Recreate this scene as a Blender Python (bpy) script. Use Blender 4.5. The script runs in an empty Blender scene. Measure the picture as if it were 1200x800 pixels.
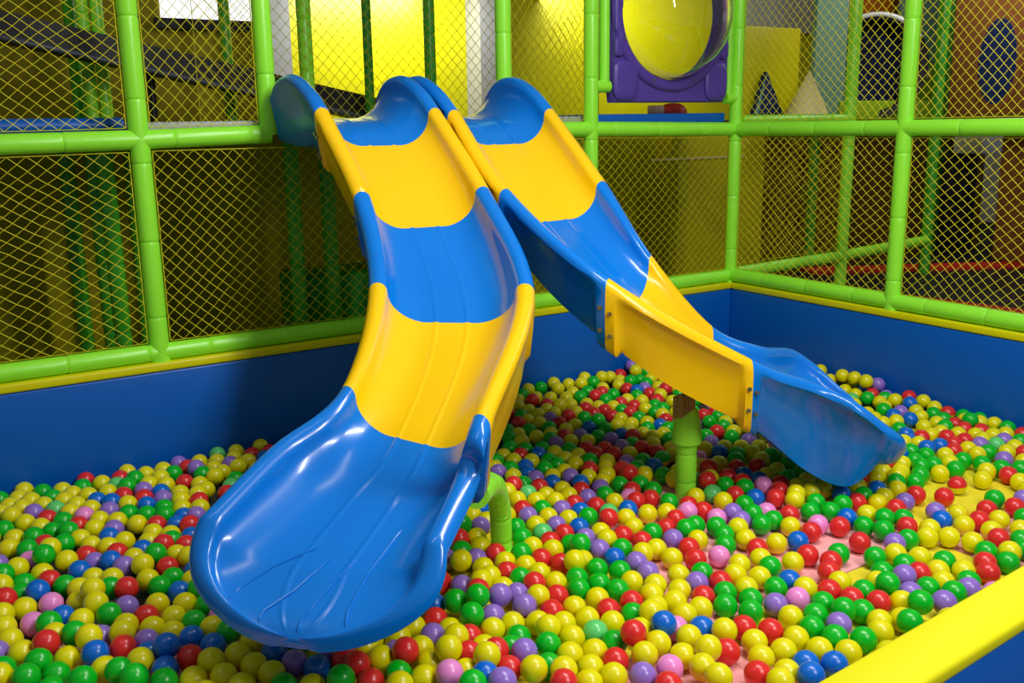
import bpy, bmesh, math, random
from mathutils import Vector, Matrix, noise
from mathutils.bvhtree import BVHTree
random.seed(7)
SC = bpy.context.scene
COL = SC.collection
PI = math.pi

# ------------------------------------------------------------------ camera
F_PX, PITCH, ROLL, YAW, CAM_H = 1135.62, math.radians(12.845), math.radians(-0.879), math.radians(32.842), 1.65
FW = Vector((math.sin(YAW)*math.cos(PITCH), math.cos(YAW)*math.cos(PITCH), -math.sin(PITCH)))
RT0 = Vector((math.cos(YAW), -math.sin(YAW), 0))
UP0 = RT0.cross(FW)
RT = RT0*math.cos(ROLL) + UP0*math.sin(ROLL)
UP = -RT0*math.sin(ROLL) + UP0*math.cos(ROLL)
EYE = Vector((0, 0, CAM_H))
cam_data = bpy.data.cameras.new('camera')
cam = bpy.data.objects.new('camera', cam_data)
COL.objects.link(cam)
cam.matrix_world = Matrix(((RT.x, UP.x, -FW.x, 0), (RT.y, UP.y, -FW.y, 0), (RT.z, UP.z, -FW.z, CAM_H), (0, 0, 0, 1)))
cam_data.sensor_width = 36
cam_data.lens = F_PX/1200*36
cam_data.clip_start = 0.05
cam_data.clip_end = 60
SC.camera = cam

def ray(x, y):
    return RT*((x-600)/F_PX) + UP*(-(y-400)/F_PX) + FW
def at_z(x, y, z):
    d = ray(x, y); return EYE + d*((z-CAM_H)/d.z)
def at_y(x, y, Y):
    d = ray(x, y); return EYE + d*(Y/d.y)
def at_x(x, y, X):
    d = ray(x, y); return EYE + d*(X/d.x)
def to_px(p):
    v = Vector(p)-EYE
    d = v.dot(FW)
    return (600+F_PX*v.dot(RT)/d, 400-F_PX*v.dot(UP)/d, d)

# ------------------------------------------------------------------ materials
def mat(name, col, rough=0.45, spec=0.5, var=0.06, scale=6.0, bump=0.0, bscale=60.0, coat=0.0, emit=0.0, sss=0.0):
    m = bpy.data.materials.new(name)
    m.use_nodes = True
    nt = m.node_tree
    b = nt.nodes['Principled BSDF']
    b.inputs['Roughness'].default_value = rough
    b.inputs['Specular IOR Level'].default_value = spec
    b.inputs['Coat Weight'].default_value = coat
    b.inputs['Coat Roughness'].default_value = 0.12
    tc = nt.nodes.new('ShaderNodeTexCoord')
    if var > 0:
        n = nt.nodes.new('ShaderNodeTexNoise')
        n.inputs['Scale'].default_value = scale
        n.inputs['Detail'].default_value = 3
        nt.links.new(tc.outputs['Object'], n.inputs['Vector'])
        mx = nt.nodes.new('ShaderNodeMix')
        mx.data_type = 'RGBA'
        mx.inputs[6].default_value = (*[max(0, c*(1-var)) for c in col], 1)
        mx.inputs[7].default_value = (*[min(1, c*(1+var)) for c in col], 1)
        nt.links.new(n.outputs['Fac'], mx.inputs[0])
        nt.links.new(mx.outputs[2], b.inputs['Base Color'])
    else:
        b.inputs['Base Color'].default_value = (*col, 1)
    if bump > 0:
        n2 = nt.nodes.new('ShaderNodeTexNoise')
        n2.inputs['Scale'].default_value = bscale
        nt.links.new(tc.outputs['Object'], n2.inputs['Vector'])
        bp = nt.nodes.new('ShaderNodeBump')
        bp.inputs['Strength'].default_value = bump
        bp.inputs['Distance'].default_value = 0.01
        nt.links.new(n2.outputs['Fac'], bp.inputs['Height'])
        nt.links.new(bp.outputs['Normal'], b.inputs['Normal'])
    if emit > 0:
        b.inputs['Emission Color'].default_value = (*col, 1)
        b.inputs['Emission Strength'].default_value = emit
    if sss > 0:
        b.inputs['Subsurface Weight'].default_value = sss
        b.inputs['Subsurface Radius'].default_value = (0.02, 0.02, 0.02)
        b.inputs['Subsurface Scale'].default_value = 0.5
    return m
def lin(r, g, b):
    f = lambda c: ((c/255+0.055)/1.055)**2.4 if c > 10 else c/255/12.92
    return (f(r), f(g), f(b))

M = {}
M['slide_blue'] = mat('slide_blue_plastic', lin(0, 118, 214), 0.22, 0.5, 0.03, 3, coat=0.25)
M['slide_yellow'] = mat('slide_yellow_plastic', lin(250, 198, 0), 0.26, 0.5, 0.03, 3, coat=0.25)
M['slide_wear'] = M['slide_blue']
M['post'] = mat('lime_vinyl', lin(156, 250, 58), 0.32, 0.5, 0.05, 8, bump=0.08, bscale=25)
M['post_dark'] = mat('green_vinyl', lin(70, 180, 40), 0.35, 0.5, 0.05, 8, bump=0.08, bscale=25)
M['pad_blue'] = mat('blue_vinyl_pad', lin(0, 92, 190), 0.38, 0.45, 0.05, 3, bump=0.06, bscale=12)
M['pad_yellow'] = mat('yellow_vinyl_pad', lin(222, 216, 0), 0.4, 0.4, 0.04, 4, bump=0.05, bscale=15)
M['net'] = mat('yellow_nylon_net', lin(216, 206, 28), 0.6, 0.3, 0.12, 9)
M['steel'] = mat('zinc_bolt', lin(150, 150, 145), 0.3, 0.5, 0.05, 30)
M['steel'].node_tree.nodes['Principled BSDF'].inputs['Metallic'].default_value = 0.9
M['dark'] = mat('black_vinyl', lin(22, 22, 26), 0.5, 0.4, 0.1, 6)
M['grey_wall'] = mat('grey_plaster', lin(196, 196, 196), 0.8, 0.3, 0.05, 5, bump=0.1, bscale=40)
M['yellow_wall'] = mat('yellow_paint', lin(222, 216, 0), 0.34, 0.5, 0.08, 2, bump=0.15, bscale=8)
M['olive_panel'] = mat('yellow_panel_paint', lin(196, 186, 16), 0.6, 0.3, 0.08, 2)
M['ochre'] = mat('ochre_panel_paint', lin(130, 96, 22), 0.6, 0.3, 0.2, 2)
M['ramp_pipe'] = mat('dark_grey_pipe', lin(84, 90, 104), 0.4, 0.5, 0.2, 8)
M['pale_pink'] = mat('pale_pink_vinyl', lin(226, 180, 160), 0.5, 0.4, 0.05, 5)
M['yellow_wall_dim'] = mat('yellow_paint_dimmed', lin(150, 138, 8), 0.65, 0.3, 0.12, 2)  # yellow wall colour darkened to imitate weaker light
M['floor'] = mat('dark_floor', lin(60, 60, 58), 0.7, 0.3, 0.1, 4)
M['deck'] = mat('grey_deck_vinyl', lin(170, 176, 182), 0.35, 0.5, 0.1, 10)
M['purple'] = mat('purple_plastic', lin(86, 62, 158), 0.38, 0.45, 0.04, 5)
M['mat_pink'] = mat('pink_foam', lin(244, 168, 168), 0.75, 0.3, 0.05, 20, bump=0.2, bscale=200)
M['mat_yellow'] = mat('yellow_foam', lin(232, 214, 40), 0.75, 0.3, 0.05, 20, bump=0.2, bscale=200)
M['teal'] = mat('teal_paint', lin(122, 168, 148), 0.6, 0.3, 0.08, 3)
M['lime'] = mat('lime_paint', lin(150, 190, 30), 0.6, 0.3, 0.08, 3)
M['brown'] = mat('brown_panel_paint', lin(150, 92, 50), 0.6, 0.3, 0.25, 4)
M['cream'] = mat('cream_paint', lin(226, 214, 150), 0.6, 0.3, 0.06, 5)
M['orange'] = mat('orange_paint', lin(226, 120, 30), 0.6, 0.3, 0.1, 5)
M['red'] = mat('red_vinyl', lin(196, 40, 24), 0.45, 0.4, 0.08, 5)
M['navy'] = mat('navy_mesh', lin(24, 44, 100), 0.6, 0.3, 0.2, 30)
M['white'] = mat('white_plastic', lin(236, 240, 244), 0.4, 0.5, 0.03, 5)
M['green_pad'] = mat('green_vinyl_pad', lin(20, 150, 30), 0.4, 0.4, 0.06, 4)
M['bracket'] = mat('rusty_brown_steel', lin(160, 134, 86), 0.6, 0.4, 0.3, 40)
M['ceiling_light'] = mat('lit_panel', (0.93, 0.95, 1.0), 0.5, 0.3, 0, emit=1.1)
BALLC = {'y': lin(226, 218, 0), 'g': lin(0, 182, 30), 'r': lin(220, 42, 40), 'b': lin(0, 104, 206),
         'p': lin(146, 112, 202), 'k': lin(236, 140, 208), 'm': lin(96, 206, 112)}
BALLN = {'y': 'yellow', 'g': 'green', 'r': 'red', 'b': 'blue', 'p': 'purple', 'k': 'pink', 'm': 'pale mint green', 't': 'half red, half yellow'}
for k, c in BALLC.items():
    M['ball_'+k] = mat(BALLN[k].replace(' ', '_')+'_ball_plastic', c, 0.28, 0.5, 0.03, 30, sss=0.25)

# clear acrylic
m = bpy.data.materials.new('clear_acrylic'); m.use_nodes = True
b = m.node_tree.nodes['Principled BSDF']
b.inputs['Base Color'].default_value = (0.97, 0.99, 0.97, 1)
b.inputs['Roughness'].default_value = 0.03
b.inputs['Transmission Weight'].default_value = 1.0
b.inputs['IOR'].default_value = 1.45
M['acrylic'] = m

# ------------------------------------------------------------------ mesh helpers
class MB:
    def __init__(s): s.v = []; s.f = []; s.mi = []
    def add(s, vs, fs, mi=0):
        o = len(s.v); s.v += [Vector(p) for p in vs]
        s.f += [tuple(o+i for i in f) for f in fs]; s.mi += [mi]*len(fs)
        return s
    def box(s, lo, hi, bev=0.0, mi=0):
        x0, y0, z0 = lo; x1, y1, z1 = hi
        if bev <= 0:
            vs = [(x0,y0,z0),(x1,y0,z0),(x1,y1,z0),(x0,y1,z0),(x0,y0,z1),(x1,y0,z1),(x1,y1,z1),(x0,y1,z1)]
            return s.add(vs, [(3,2,1,0),(4,5,6,7),(0,1,5,4),(1,2,6,5),(2,3,7,6),(3,0,4,7)], mi)
        bm = bmesh.new()
        bmesh.ops.create_cube(bm, size=1)
        for v in bm.verts:
            v.co = Vector(((x0+x1)/2+v.co.x*(x1-x0), (y0+y1)/2+v.co.y*(y1-y0), (z0+z1)/2+v.co.z*(z1-z0)))
        bev = min(bev, (x1-x0)*.45, (y1-y0)*.45, (z1-z0)*.45)
        bmesh.ops.bevel(bm, geom=bm.edges[:], offset=bev, segments=3, affect='EDGES', profile=0.5)
        s.bm(bm, mi); bm.free(); return s
    def bm(s, bm, mi=0):
        bm.verts.index_update()
        return s.add([v.co.copy() for v in bm.verts], [tuple(v.index for v in f.verts) for f in bm.faces], mi)
    def tube(s, path, rad, n=16, caps=True, mi=0):
        pts = [Vector(p) for p in path]; N = len(pts)
        rads = rad if isinstance(rad, (list, tuple)) else [rad]*N
        t0 = (pts[1]-pts[0]).normalized()
        ref = Vector((0,0,1)) if abs(t0.z) < 0.9 else Vector((1,0,0))
        u = t0.cross(ref).normalized(); vs = []; fs = []
        for i, p in enumerate(pts):
            t = (pts[min(i+1,N-1)]-pts[max(i-1,0)]).normalized()
            u = (u - t*u.dot(t)).normalized(); w = t.cross(u)
            for k in range(n):
                a = 2*PI*k/n
                vs.append(p + (u*math.cos(a)+w*math.sin(a))*rads[i])
        for i in range(N-1):
            for k in range(n):
                a, b2 = i*n+k, i*n+(k+1)%n
                fs.append((a, b2, b2+n, a+n))
        if caps:
            fs.append(tuple(range(n-1, -1, -1))); fs.append(tuple((N-1)*n+k for k in range(n)))
        return s.add(vs, fs, mi)
    def build(s, name, mats, parent=None, smooth=True, auto=35):
        me = bpy.data.meshes.new(name)
        me.from_pydata([tuple(v) for v in s.v], [], s.f)
        mats = mats if isinstance(mats, (list, tuple)) else [mats]
        for mm in mats: me.materials.append(mm)
        for p, i in zip(me.polygons, s.mi): p.material_index = i
        bm = bmesh.new(); bm.from_mesh(me)
        bmesh.ops.recalc_face_normals(bm, faces=bm.faces[:])
        if smooth:
            for f in bm.faces: f.smooth = True
            lim = math.radians(auto)
            for e in bm.edges:
                if len(e.link_faces) == 2 and e.calc_face_angle(0) > lim: e.smooth = False
        bm.to_mesh(me); bm.free()
        o = bpy.data.objects.new(name, me); COL.objects.link(o)
        if parent is not None: o.parent = parent
        return o

def tag(o, label, cat, group=None, kind=None):
    if label: o['label'] = label
    if cat: o['category'] = cat
    if group: o['group'] = group
    if kind: o['kind'] = kind
    return o
def thing(name, label, cat, group=None):
    o = bpy.data.objects.new(name, None); o.empty_display_size = 0.1; COL.objects.link(o)
    return tag(o, label, cat, group)
def struct(o):
    o['kind'] = 'structure'; return o

def foam_tube(path, r, seam=0.36, n=18):
    """padded pipe: a tube with pinched seams"""
    pts = [Vector(p) for p in path]
    out = []; rad = []
    L = 0; nxt = seam*random.uniform(0.4, 1.0)
    for a, b in zip(pts, pts[1:]):
        d = (b-a).length; t = (b-a)/d
        if not out: out.append(a); rad.append(r)
        while nxt < L+d-0.02:
            q = a+t*(nxt-L)
            for dx, rr in ((-0.016, r), (-0.006, r*0.975), (0, r*0.93), (0.004, r*0.985), (0.016, r*1.01)):
                out.append(q+t*dx); rad.append(rr)
            nxt += seam
        out.append(b); rad.append(r); L += d
    return MB().tube(out, rad, n)
# ------------------------------------------------------------------ setting
YW, XW = 4.685, 4.812           # inner faces of the pit's padded walls
TOP = 0.547                     # height of their yellow tops
struct(MB().box((-3.5, -1.5, -0.06), (14.5, 10.6, 0.0)).build('floor', M['floor']))
struct(MB().box((-3.5, 9.5, 0.0), (14.5, 9.62, 3.6)).build('wall_back', M['yellow_wall']))
struct(MB().box((14.4, -1.5, 0.0), (14.5, 9.5, 3.6)).build('wall_right', M['grey_wall']))
struct(MB().box((-3.5, -1.5, 0.0), (-3.4, 9.5, 3.6)).build('wall_left', M['grey_wall']))
struct(MB().box((-3.5, 4.9, 3.5), (14.5, 9.62, 3.6)).build('ceiling', M['grey_wall']))

# foam mats on the pit floor, a checkerboard of 1.18 m squares
def foam_mat(x0, x1, y0, y1, key, label):
    tag(MB().box((x0+.003, y0+.003, 0.0), (x1-.003, y1-.003, 0.012), 0.004).build('foam_mat', M[key]), label, 'floor mat', 'foam mats under the balls')
MATS_Z = 0.012
for (x0, x1, y0, y1, key, label) in (
    (2.12, 3.30, 2.10, 3.28, 'mat_pink', 'pink foam mat bare among the balls around the right slide post'),
    (3.30, 4.48, 2.10, 3.28, 'mat_yellow', 'yellow foam mat bare beside the exit of the right slide'),
    (2.12, 3.30, 1.265, 2.10, 'mat_yellow', 'yellow foam mat under the balls along the front bumper'),
    (3.30, 4.48, 1.345, 2.10, 'mat_pink', 'pink foam mat at the right edge beside the front bumper'),
    (0.94, 2.12, 2.10, 3.28, 'mat_yellow', 'yellow foam mat at the foot of the left slide post'),
    (0.94, 2.12, 1.19, 2.10, 'mat_pink', 'pink foam mat under the balls at the bottom centre'),
    (-0.24, 0.94, 2.10, 3.28, 'mat_pink', 'pink foam mat buried under the balls left of the left slide')):
    foam_mat(x0, x1, y0, y1, key, label)

# padded walls of the ball pit
def barrier(label, panel, cap, name='padded_barrier'):
    t = thing(name, label, 'padded wall', 'padded walls of the ball pit')
    MB().box(panel[0], panel[1], 0.012).build('panel', M['pad_blue'], t)
    MB().box(cap[0], cap[1], 0.01).build('cap', M['pad_yellow'], t)['label'] = 'yellow vinyl cap'
    return t
barrier('long blue padded pit wall with yellow top behind the slides', ((-1.7, YW, 0), (XW+.10, YW+.10, .505)), ((-1.7, YW-.006, .505), (XW+.10, YW+.10, TOP)))
barrier('blue padded pit wall with yellow top at the right, under the open net', ((XW, .96, 0), (XW+.10, YW-.002, .505)), ((XW-.006, .96, .505), (XW+.10, YW-.008, TOP)))
# front bumper, its yellow top face towards the camera
t = thing('padded_barrier', 'yellow topped blue bumper across the bottom right corner', 'padded wall', 'padded walls of the ball pit')
def slant(y0, y1, z0, z1, b):
    mb = MB().box((-1.7, y0, z0), (XW-.01, y1, z1), b)
    for v in mb.v: v.y += 0.069*(v.x-1.6)
    return mb
slant(1.010, 1.131, 0, .52, .012).build('panel', M['pad_blue'], t)
slant(1.002, 1.138, .52, .557, .012).build('cap', M['pad_yellow'], t)['label'] = 'yellow vinyl cap'

# ------------------------------------------------------------------ padded frames
YP, XP = 4.738, 4.858
RP = 0.045
PX = {'a': 1.041, 'b': 1.656, 'c': 3.03, 'd': 3.645, 'e': XP}
fr = thing('play_scaffold', 'lime padded pipe frame of posts and rails behind the slides', 'play frame')
def post(x, y, z0, z1, par, r=RP, m='post'):
    return foam_tube([(x, y, z0), (x, y, z1)], r).build('post', M[m], par)
def rail(a, b, par, r=RP, m='post'):
    return foam_tube([a, b], r).build('rail', M[m], par)
ZB = .547+.042
post(PX['a'], YP, TOP, 1.59, fr); post(PX['a'], YP, 1.592, 3.2, fr)
post(PX['b'], YP, 1.60, 3.2, fr)
post(PX['c'], YP, 1.60, 3.2, fr)
post(PX['d'], YP, TOP, 3.2, fr)
post(XP, YP, TOP, 3.2, fr)
post(-.35, YP, TOP, 3.2, fr)
rail((-1.7, YP, 1.555), (PX['a'], YP, 1.589), fr)
rail((PX['a'], YP, 1.589), (PX['b'], YP, 1.603), fr)
rail((PX['c'], YP, 1.597), (PX['d'], YP, 1.592), fr)
rail((PX['d'], YP, 1.592), (XP, YP, 1.571), fr)
rail((-1.7, YP, ZB), (PX['a'], YP, ZB), fr, .042)
rail((PX['a'], YP, ZB), (PX['d'], YP, ZB), fr, .042)
rail((PX['d'], YP, ZB), (XP, YP, ZB), fr, .042)
# second, thinner holder pipes of the bubble window
for x, zb in ((3.745, 1.83), (4.775, 1.76)):
    o = MB().tube([(x, YP, zb), (x, YP, 3.2)], .032, 16).build('holder_pipe', M['post'], fr)
    xx = PX['d'] if x < 4 else XP
    MB().tube([(xx, YP-.002, zb+.01), (x+(.03 if x < 4 else -.03), YP-.002, zb+.01)], .036, 16).build('clamp', M['post'], fr)
fr2 = thing('play_scaffold', 'lime padded pipe frame over the right hand pit wall', 'play frame')
post(XP, 3.447, TOP, 3.2, fr2)
post(XP, 2.18, TOP, 3.2, fr2)
rail((XP, YP-.046, 1.571), (XP, 3.447, 1.577), fr2)
rail((XP, 3.447, 1.577), (XP, .96, 1.585), fr2)
rail((XP, YP-.046, ZB+.005), (XP, 3.447, ZB+.005), fr2)
rail((XP, 3.447, ZB+.005), (XP, .96, ZB+.005), fr2)
# the frame runs on beyond the corner
fr3 = thing('play_scaffold', 'dim green pipe frame running on behind the corner post', 'play frame')
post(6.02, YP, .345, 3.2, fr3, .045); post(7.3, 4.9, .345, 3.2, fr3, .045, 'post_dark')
rail((XP+.048, YP, .60), (6.02, YP, .62), fr3, .042); rail((6.02, YP, .62), (7.3, 4.9, .62), fr3, .042)
rail((XP+.048, YP, 1.62), (6.02, YP, 1.62), fr3, .042)

# ------------------------------------------------------------------ nets
def net(label, c00, c10, c11, c01, cw, ch, amp=0.006, r=0.0019, seed=0, sag=0.02):
    """diamond-mesh net strung between four corners, one prism per strand"""
    c00, c10, c11, c01 = map(Vector, (c00, c10, c11, c01))
    U, V = (c10-c00).length, (c01-c00).length
    u, v = (c10-c00)/U, (c01-c00)/V; w = u.cross(v).normalized()
    nu, nv = int(U/(cw/2)), int(V/(ch/2))
    def P(i, j):
        a, b_ = i/nu, j/nv
        e = min(1, min(i, nu-i, j, nv-j)/3)
        p = c00*(1-a)*(1-b_)+c10*a*(1-b_)+c11*a*b_+c01*(1-a)*b_
        q = noise.noise_vector(Vector((a*U*3+seed*7.1, b_*V*3, seed)))*amp*2.2 + noise.noise_vector(Vector((a*U*14+seed, b_*V*14, seed)))*amp*.5
        return p+u*q.x*e+v*q.y*e+w*(q.z*e*1.5+math.sin(PI*a)*math.sin(PI*b_)*sag)
    mb = MB()
    def seg(p, q, rr):
        d = (q-p).normalized(); a = d.cross(w).normalized()*rr; c = w*rr
        k = [a, -a*.5+c*.87, -a*.5-c*.87]
        mb.add([p+x for x in k]+[q+x for x in k], [(0,1,4,3), (1,2,5,4), (2,0,3,5)])
    for j in range(nv):
        for i in range(nu+1):
            if (i+j) % 2: continue
            for di in (-1, 1):
                if 0 <= i+di <= nu: seg(P(i, j), P(i+di, j+1), r)
    c = [c00, c10, c11, c01]
    for a, b_ in zip(c, c[1:]+c[:1]): seg(a, b_, r*1.4)
    return tag(mb.build('safety_net', M['net'], smooth=False), label, 'net', 'safety nets of the play frames')
def net1(label, x0, x1, z0, z1, z2, z3, *a, **k):
    """on the line of the slides: z0/z1 bottom and z2/z3 top at x0/x1"""
    net(label, (x0, YP, z0), (x1, YP, z1), (x1, YP, z3), (x0, YP, z2), *a, **k)
def net2(label, y0, y1, z0, z1, z2, z3, *a, **k):
    net(label, (XP, y0, z0), (XP, y1, z1), (XP, y1, z3), (XP, y0, z2), *a, **k)
net1('wide meshed yellow net in the lowest bay at the far left', -.29, .988, .638, .638, 1.518, 1.533, .076, .054, .010, seed=1)
net1('wide meshed yellow net above the rail at the far left', -.29, .988, 1.626, 1.642, 2.75, 2.75, .070, .054, .008, seed=2)
net1('yellow net below the rail behind the left slide', 1.094, 3.590, .638, .638, 1.536, 1.536, .062, .058, .006, seed=3, sag=.03)
net1('yellow net above the rail left of the left slide, between two lime posts', 1.094, 1.604, 1.645, 1.656, 2.75, 2.75, .056, .062, .005, seed=4)
net1('narrow yellow net above the rail just right of the slides', 3.082, 3.592, 1.65, 1.646, 2.75, 2.75, .05, .075, .005, seed=5)
net1('fine yellow net below the blue ledge, under the bubble window', 3.698, 4.806, .638, .638, 1.538, 1.518, .062, .058, .006, seed=6)
net2('yellow net below the rail just right of the corner post', 4.684, 3.500, .642, .642, 1.517, 1.523, .066, .056, .005, seed=7)
net2('yellow net above the rail just right of the corner post', 4.684, 3.500, 1.626, 1.63, 2.75, 2.75, .058, .058, .005, seed=8)
net2('yellow net below the rail at the far right edge', 3.394, 2.234, .642, .642, 1.523, 1.528, .066, .056, .005, seed=9)
net2('yellow net above the rail at the far right edge', 3.394, 2.234, 1.63, 1.636, 2.75, 2.75, .058, .058, .005, seed=10)
net('yellow net at the back of the slide platform before the bright wall', (1.9, 6.78, 1.675), (5.3, 6.78, 1.675), (5.3, 6.78, 2.9), (1.9, 6.78, 2.9), .085, .085, .004, .0022, seed=11)
net('dim yellow net behind the corner post, low beside the trampoline', (4.915, YP, .66), (5.96, YP, .672), (5.96, YP, 1.56), (4.915, YP, 1.56), .066, .056, .005, seed=12)
# ------------------------------------------------------------------ slides
RR = 0.038
def ring(hw, d, hd, fl=0.0, wall=0.125, tuck=0.0, spread=0.0):
    """closed cross-section, (lateral, height) with height 0 on the rims"""
    P = []
    o = hw+RR
    r = min(RR, .6*o)
    k_ = min(1, o/.34)
    hd = max(hd, d+0.025)
    w = min(1, d/.09)
    ins = .045*k_
    tk = tuck*k_
    P += [(-o+ins+tk, -hd), (-o+ins*.3+tk*.8, -hd+.010), (-o+ins*.08-fl*.7+tk*.62, -hd+min(.034, hd*.3)), (-o-fl+tk*.42, -r-(hd-r)*.45), (-o-fl*.8+tk*.12, -r-min(.02, (hd-r)*.2))]
    a1 = PI-PI*(.5+.5*w)
    for k in range(9):
        a = PI+(a1-PI)*k/8
        P.append((-o+r+r*math.cos(a), -r+r*math.sin(a)))
    x0, h0 = P[-1]
    wl = min(wall, max(.004, -x0*0.6))
    for k in range(1, 10):
        a = k/9*PI/2
        P.append((x0+wl*(1-math.cos(a)**1.15), h0-(d+h0)*math.sin(a)))
    xi = -(x0+wl)
    s = min(.085+spread, xi*.62)
    e = min(1, xi/.1)
    floor = [(sg*s+q*e, .0036*h*e) for sg in (-1, 1) for q, h in ((-.0145, 0), (-.012, 0), (-.0045, .8), (.0045, .8), (.012, 0), (.0145, 0))]
    floor = sorted(floor) if s > .02 else [(xi*(.9*(k-5.5)/5.5), 0) for k in range(12)]
    P += [(x, -d+h) for x, h in floor]
    L = P[:5+9+9]
    P += [(-x, h) for x, h in reversed(L)]
    return P
def catmull(tab, t):
    n = len(tab)-1
    i = min(int(t), n-1); f = t-i
    p = [tab[max(0, min(n, i+k))] for k in (-1, 0, 1, 2)]
    return [0.5*((2*b)+(c-a)*f+(2*a-5*b+4*c-d)*f*f+(3*b-a-3*c+d)*f**3) for a, b, c, d in zip(*p)]
SUB = 8
SLIDE_RINGS = []
def build_slide(label, tab, bounds, cols, apex, nose, fade, tuck_exit, under, swell):
    """tab rows: L rim xyz, R rim xyz, trough depth, hull depth"""
    root = thing('slide', label, 'slide', 'twin plastic slides')
    n = len(tab)-1
    def station(t):
        r = catmull(tab, t)
        return Vector(r[:3]), Vector(r[3:6]), r[6], r[7]
    secs = []
    for s, (a, b_) in enumerate(zip(bounds, bounds[1:])):
        rows = []
        N = max(2, int(round((b_-a)*SUB)))
        for k in range(N+1):
            t = a+(b_-a)*k/N
            L, R, d, hd = station(t)
            rows.append((L, R, d, hd, t))
        # flanges at the joints
        out = []
        e = 0.045
        for k, (L, R, d, hd, t) in enumerate(rows):
            u = (t-a)/(b_-a)
            out.append([L, R, d, hd*(1+.07*math.sin(PI*u)), -under*math.sin(PI*u)**.5 if 0 < u < 1 else 0.0])
        def flange(first):
            t0 = a if first else b_
            sg = 1 if first else -1
            res = []
            for dt, fl, dh in ((0, .005, .022), (.065*sg, .005, .022), (.09*sg, -.004, 0)):
                L, R, d, hd = station(t0+dt)
                res.append([L, R, d, hd+dh, fl])
            return res
        if s > 0: out = flange(True)+out[1:]
        if s < len(bounds)-2:
            f = flange(False); f.reverse(); out = out[:-1]+f
        # shrink ends so that neighbours meet without overlapping
        secs.append([out, a, b_])
    # rounded scoop at the exit: the rims sink into a lip that rolls over
    L, R, d, hd, _ = secs[-1][0][-1]
    c = (L+R)/2; lat = (R-L); hw = lat.length/2; dzr = lat.z/2
    lat.z = 0; lat.normalize()
    apex = Vector(apex)
    th0 = max(nose, .03)
    f0 = c.z-d
    for q in (.06, .12, .2, .3, .4, .5, .6, .68, .76, .83, .89, .935, .965, .985, .992):
        h2 = (hw+RR)*(1+swell*math.sin(PI*min(1, q*1.3)))*max(0, 1-q**fade[2])**.5-RR
        h2 = max(h2, .012-RR)
        cc = c.lerp(apex, q)
        l2 = lat
        dq = max(.006, d*max(0, 1-q/fade[0])**fade[1])
        fz = f0+(apex.z-f0)*q-.022*q**10
        thq = ((hd-d)*(1-q)+th0*q)*(1-.62*q**8)
        cc.z = fz+dq
        dz = dzr*(1-q)
        hh = max(h2, .001)
        secs[-1][0].append([cc-l2*hh-Vector((0,0,dz)), cc+l2*hh+Vector((0,0,dz)), dq, dq+thq, 0.0, h2])
    for s, (rows, a, b_) in enumerate(secs):
        mb = MB(); vs = []; fs = []
        rings = []
        for row in rows:
            L, R, d, hd, fl = row[:5]
            hw = (R-L).length/2; c = (L+R)/2; la = (R-L).normalized()
            upv = Vector((0, 0, 1))
            g = min(1, rows.index(row)/10) if s == len(secs)-1 else 0
            pr = ring(row[5] if len(row) > 5 else hw, d, hd, fl, .16+.08*g*(under < .015), ((.0 if under > .015 else .035) if abs(fl-.005) < 1e-6 else .05)+tuck_exit*g, .08*g)
            rings.append([c+la*x+upv*h for x, h in pr])
        m = len(rings[0])
        for rg in rings: vs += rg
        for i in range(len(rings)-1):
            for k in range(m):
                p, q = i*m+k, i*m+(k+1) % m
                fs.append((p, q, q+m, p+m))
        # end caps: strips between the trough line and the hull
        fs += [tuple(range(m-1, -1, -1)), tuple((len(rings)-1)*m+i for i in range(m))]
        mb.add(vs, fs)
        nm = 'entry_section' if s == 0 else ('exit_section' if s == len(secs)-1 else 'slide_section')
        o = mb.build(nm, M[cols[s]], root, auto=50)
        SLIDE_RINGS.append(rings)
        o['label'] = ('blue' if 'blue' in cols[s] else 'yellow')+' plastic '+('entry with high sides' if s == 0 else 'exit scoop with rounded lip' if s == len(secs)-1 else 'chute section')
        # bolts on both flanges
        tree = BVHTree.FromPolygons([v.co for v in o.data.vertices], [tuple(p.vertices) for p in o.data.polygons])
        for (t0, sg) in ((a, 1), (b_, -1)):
            if (s == 0 and sg == 1) or (s == len(secs)-1 and sg == -1): continue
            L, R, d, hd = station(t0+.035*sg)
            la = (R-L).normalized(); hw = (R-L).length/2; c = (L+R)/2
            for sd in (-1, 1):
                for h in (-.12, -.21):
                    hit = tree.ray_cast(c+la*sd*(hw+.25)+Vector((0, 0, h)), -la*sd, .3)
                    if hit[0] is None or (under < .015 and sd > 0): continue
                    p = hit[0]-la*sd*.002
                    if abs(p.x-2.3) < .08 and p.y > 3.2: continue
                    bo = MB().tube([p, p+la*sd*.012], .009, 10).add([], [])
                    bo.build('bolt', M['steel'], o)
    return root
Vn = lambda p: tuple(p)
LT = [
 (1.69,4.688,1.800, 2.255,4.688,1.800, .130, .25),
 (1.69,4.60,1.862, 2.255,4.60,1.862, .192, .302),
 (1.69,4.44,1.872, 2.255,4.44,1.872, .205, .314),
 (1.69,4.28,1.815, 2.255,4.28,1.815, .175, .265),
 (1.69,4.13,1.718, 2.255,4.13,1.714, .170, .25),
 (1.703,3.78,1.37, 2.234,3.677,1.37, .165, .25),
 (1.568,3.377,1.05, 2.004,3.009,1.05, .155, .26),
 (*at_z(407,452,.80), *at_z(563,485,.80), .140, .25),
 (*at_z(325,522,.675), *at_z(546,551,.655), .145, .19),
 (*at_z(243,604,.545), *at_z(508,632,.54), .13, .175)]
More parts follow.
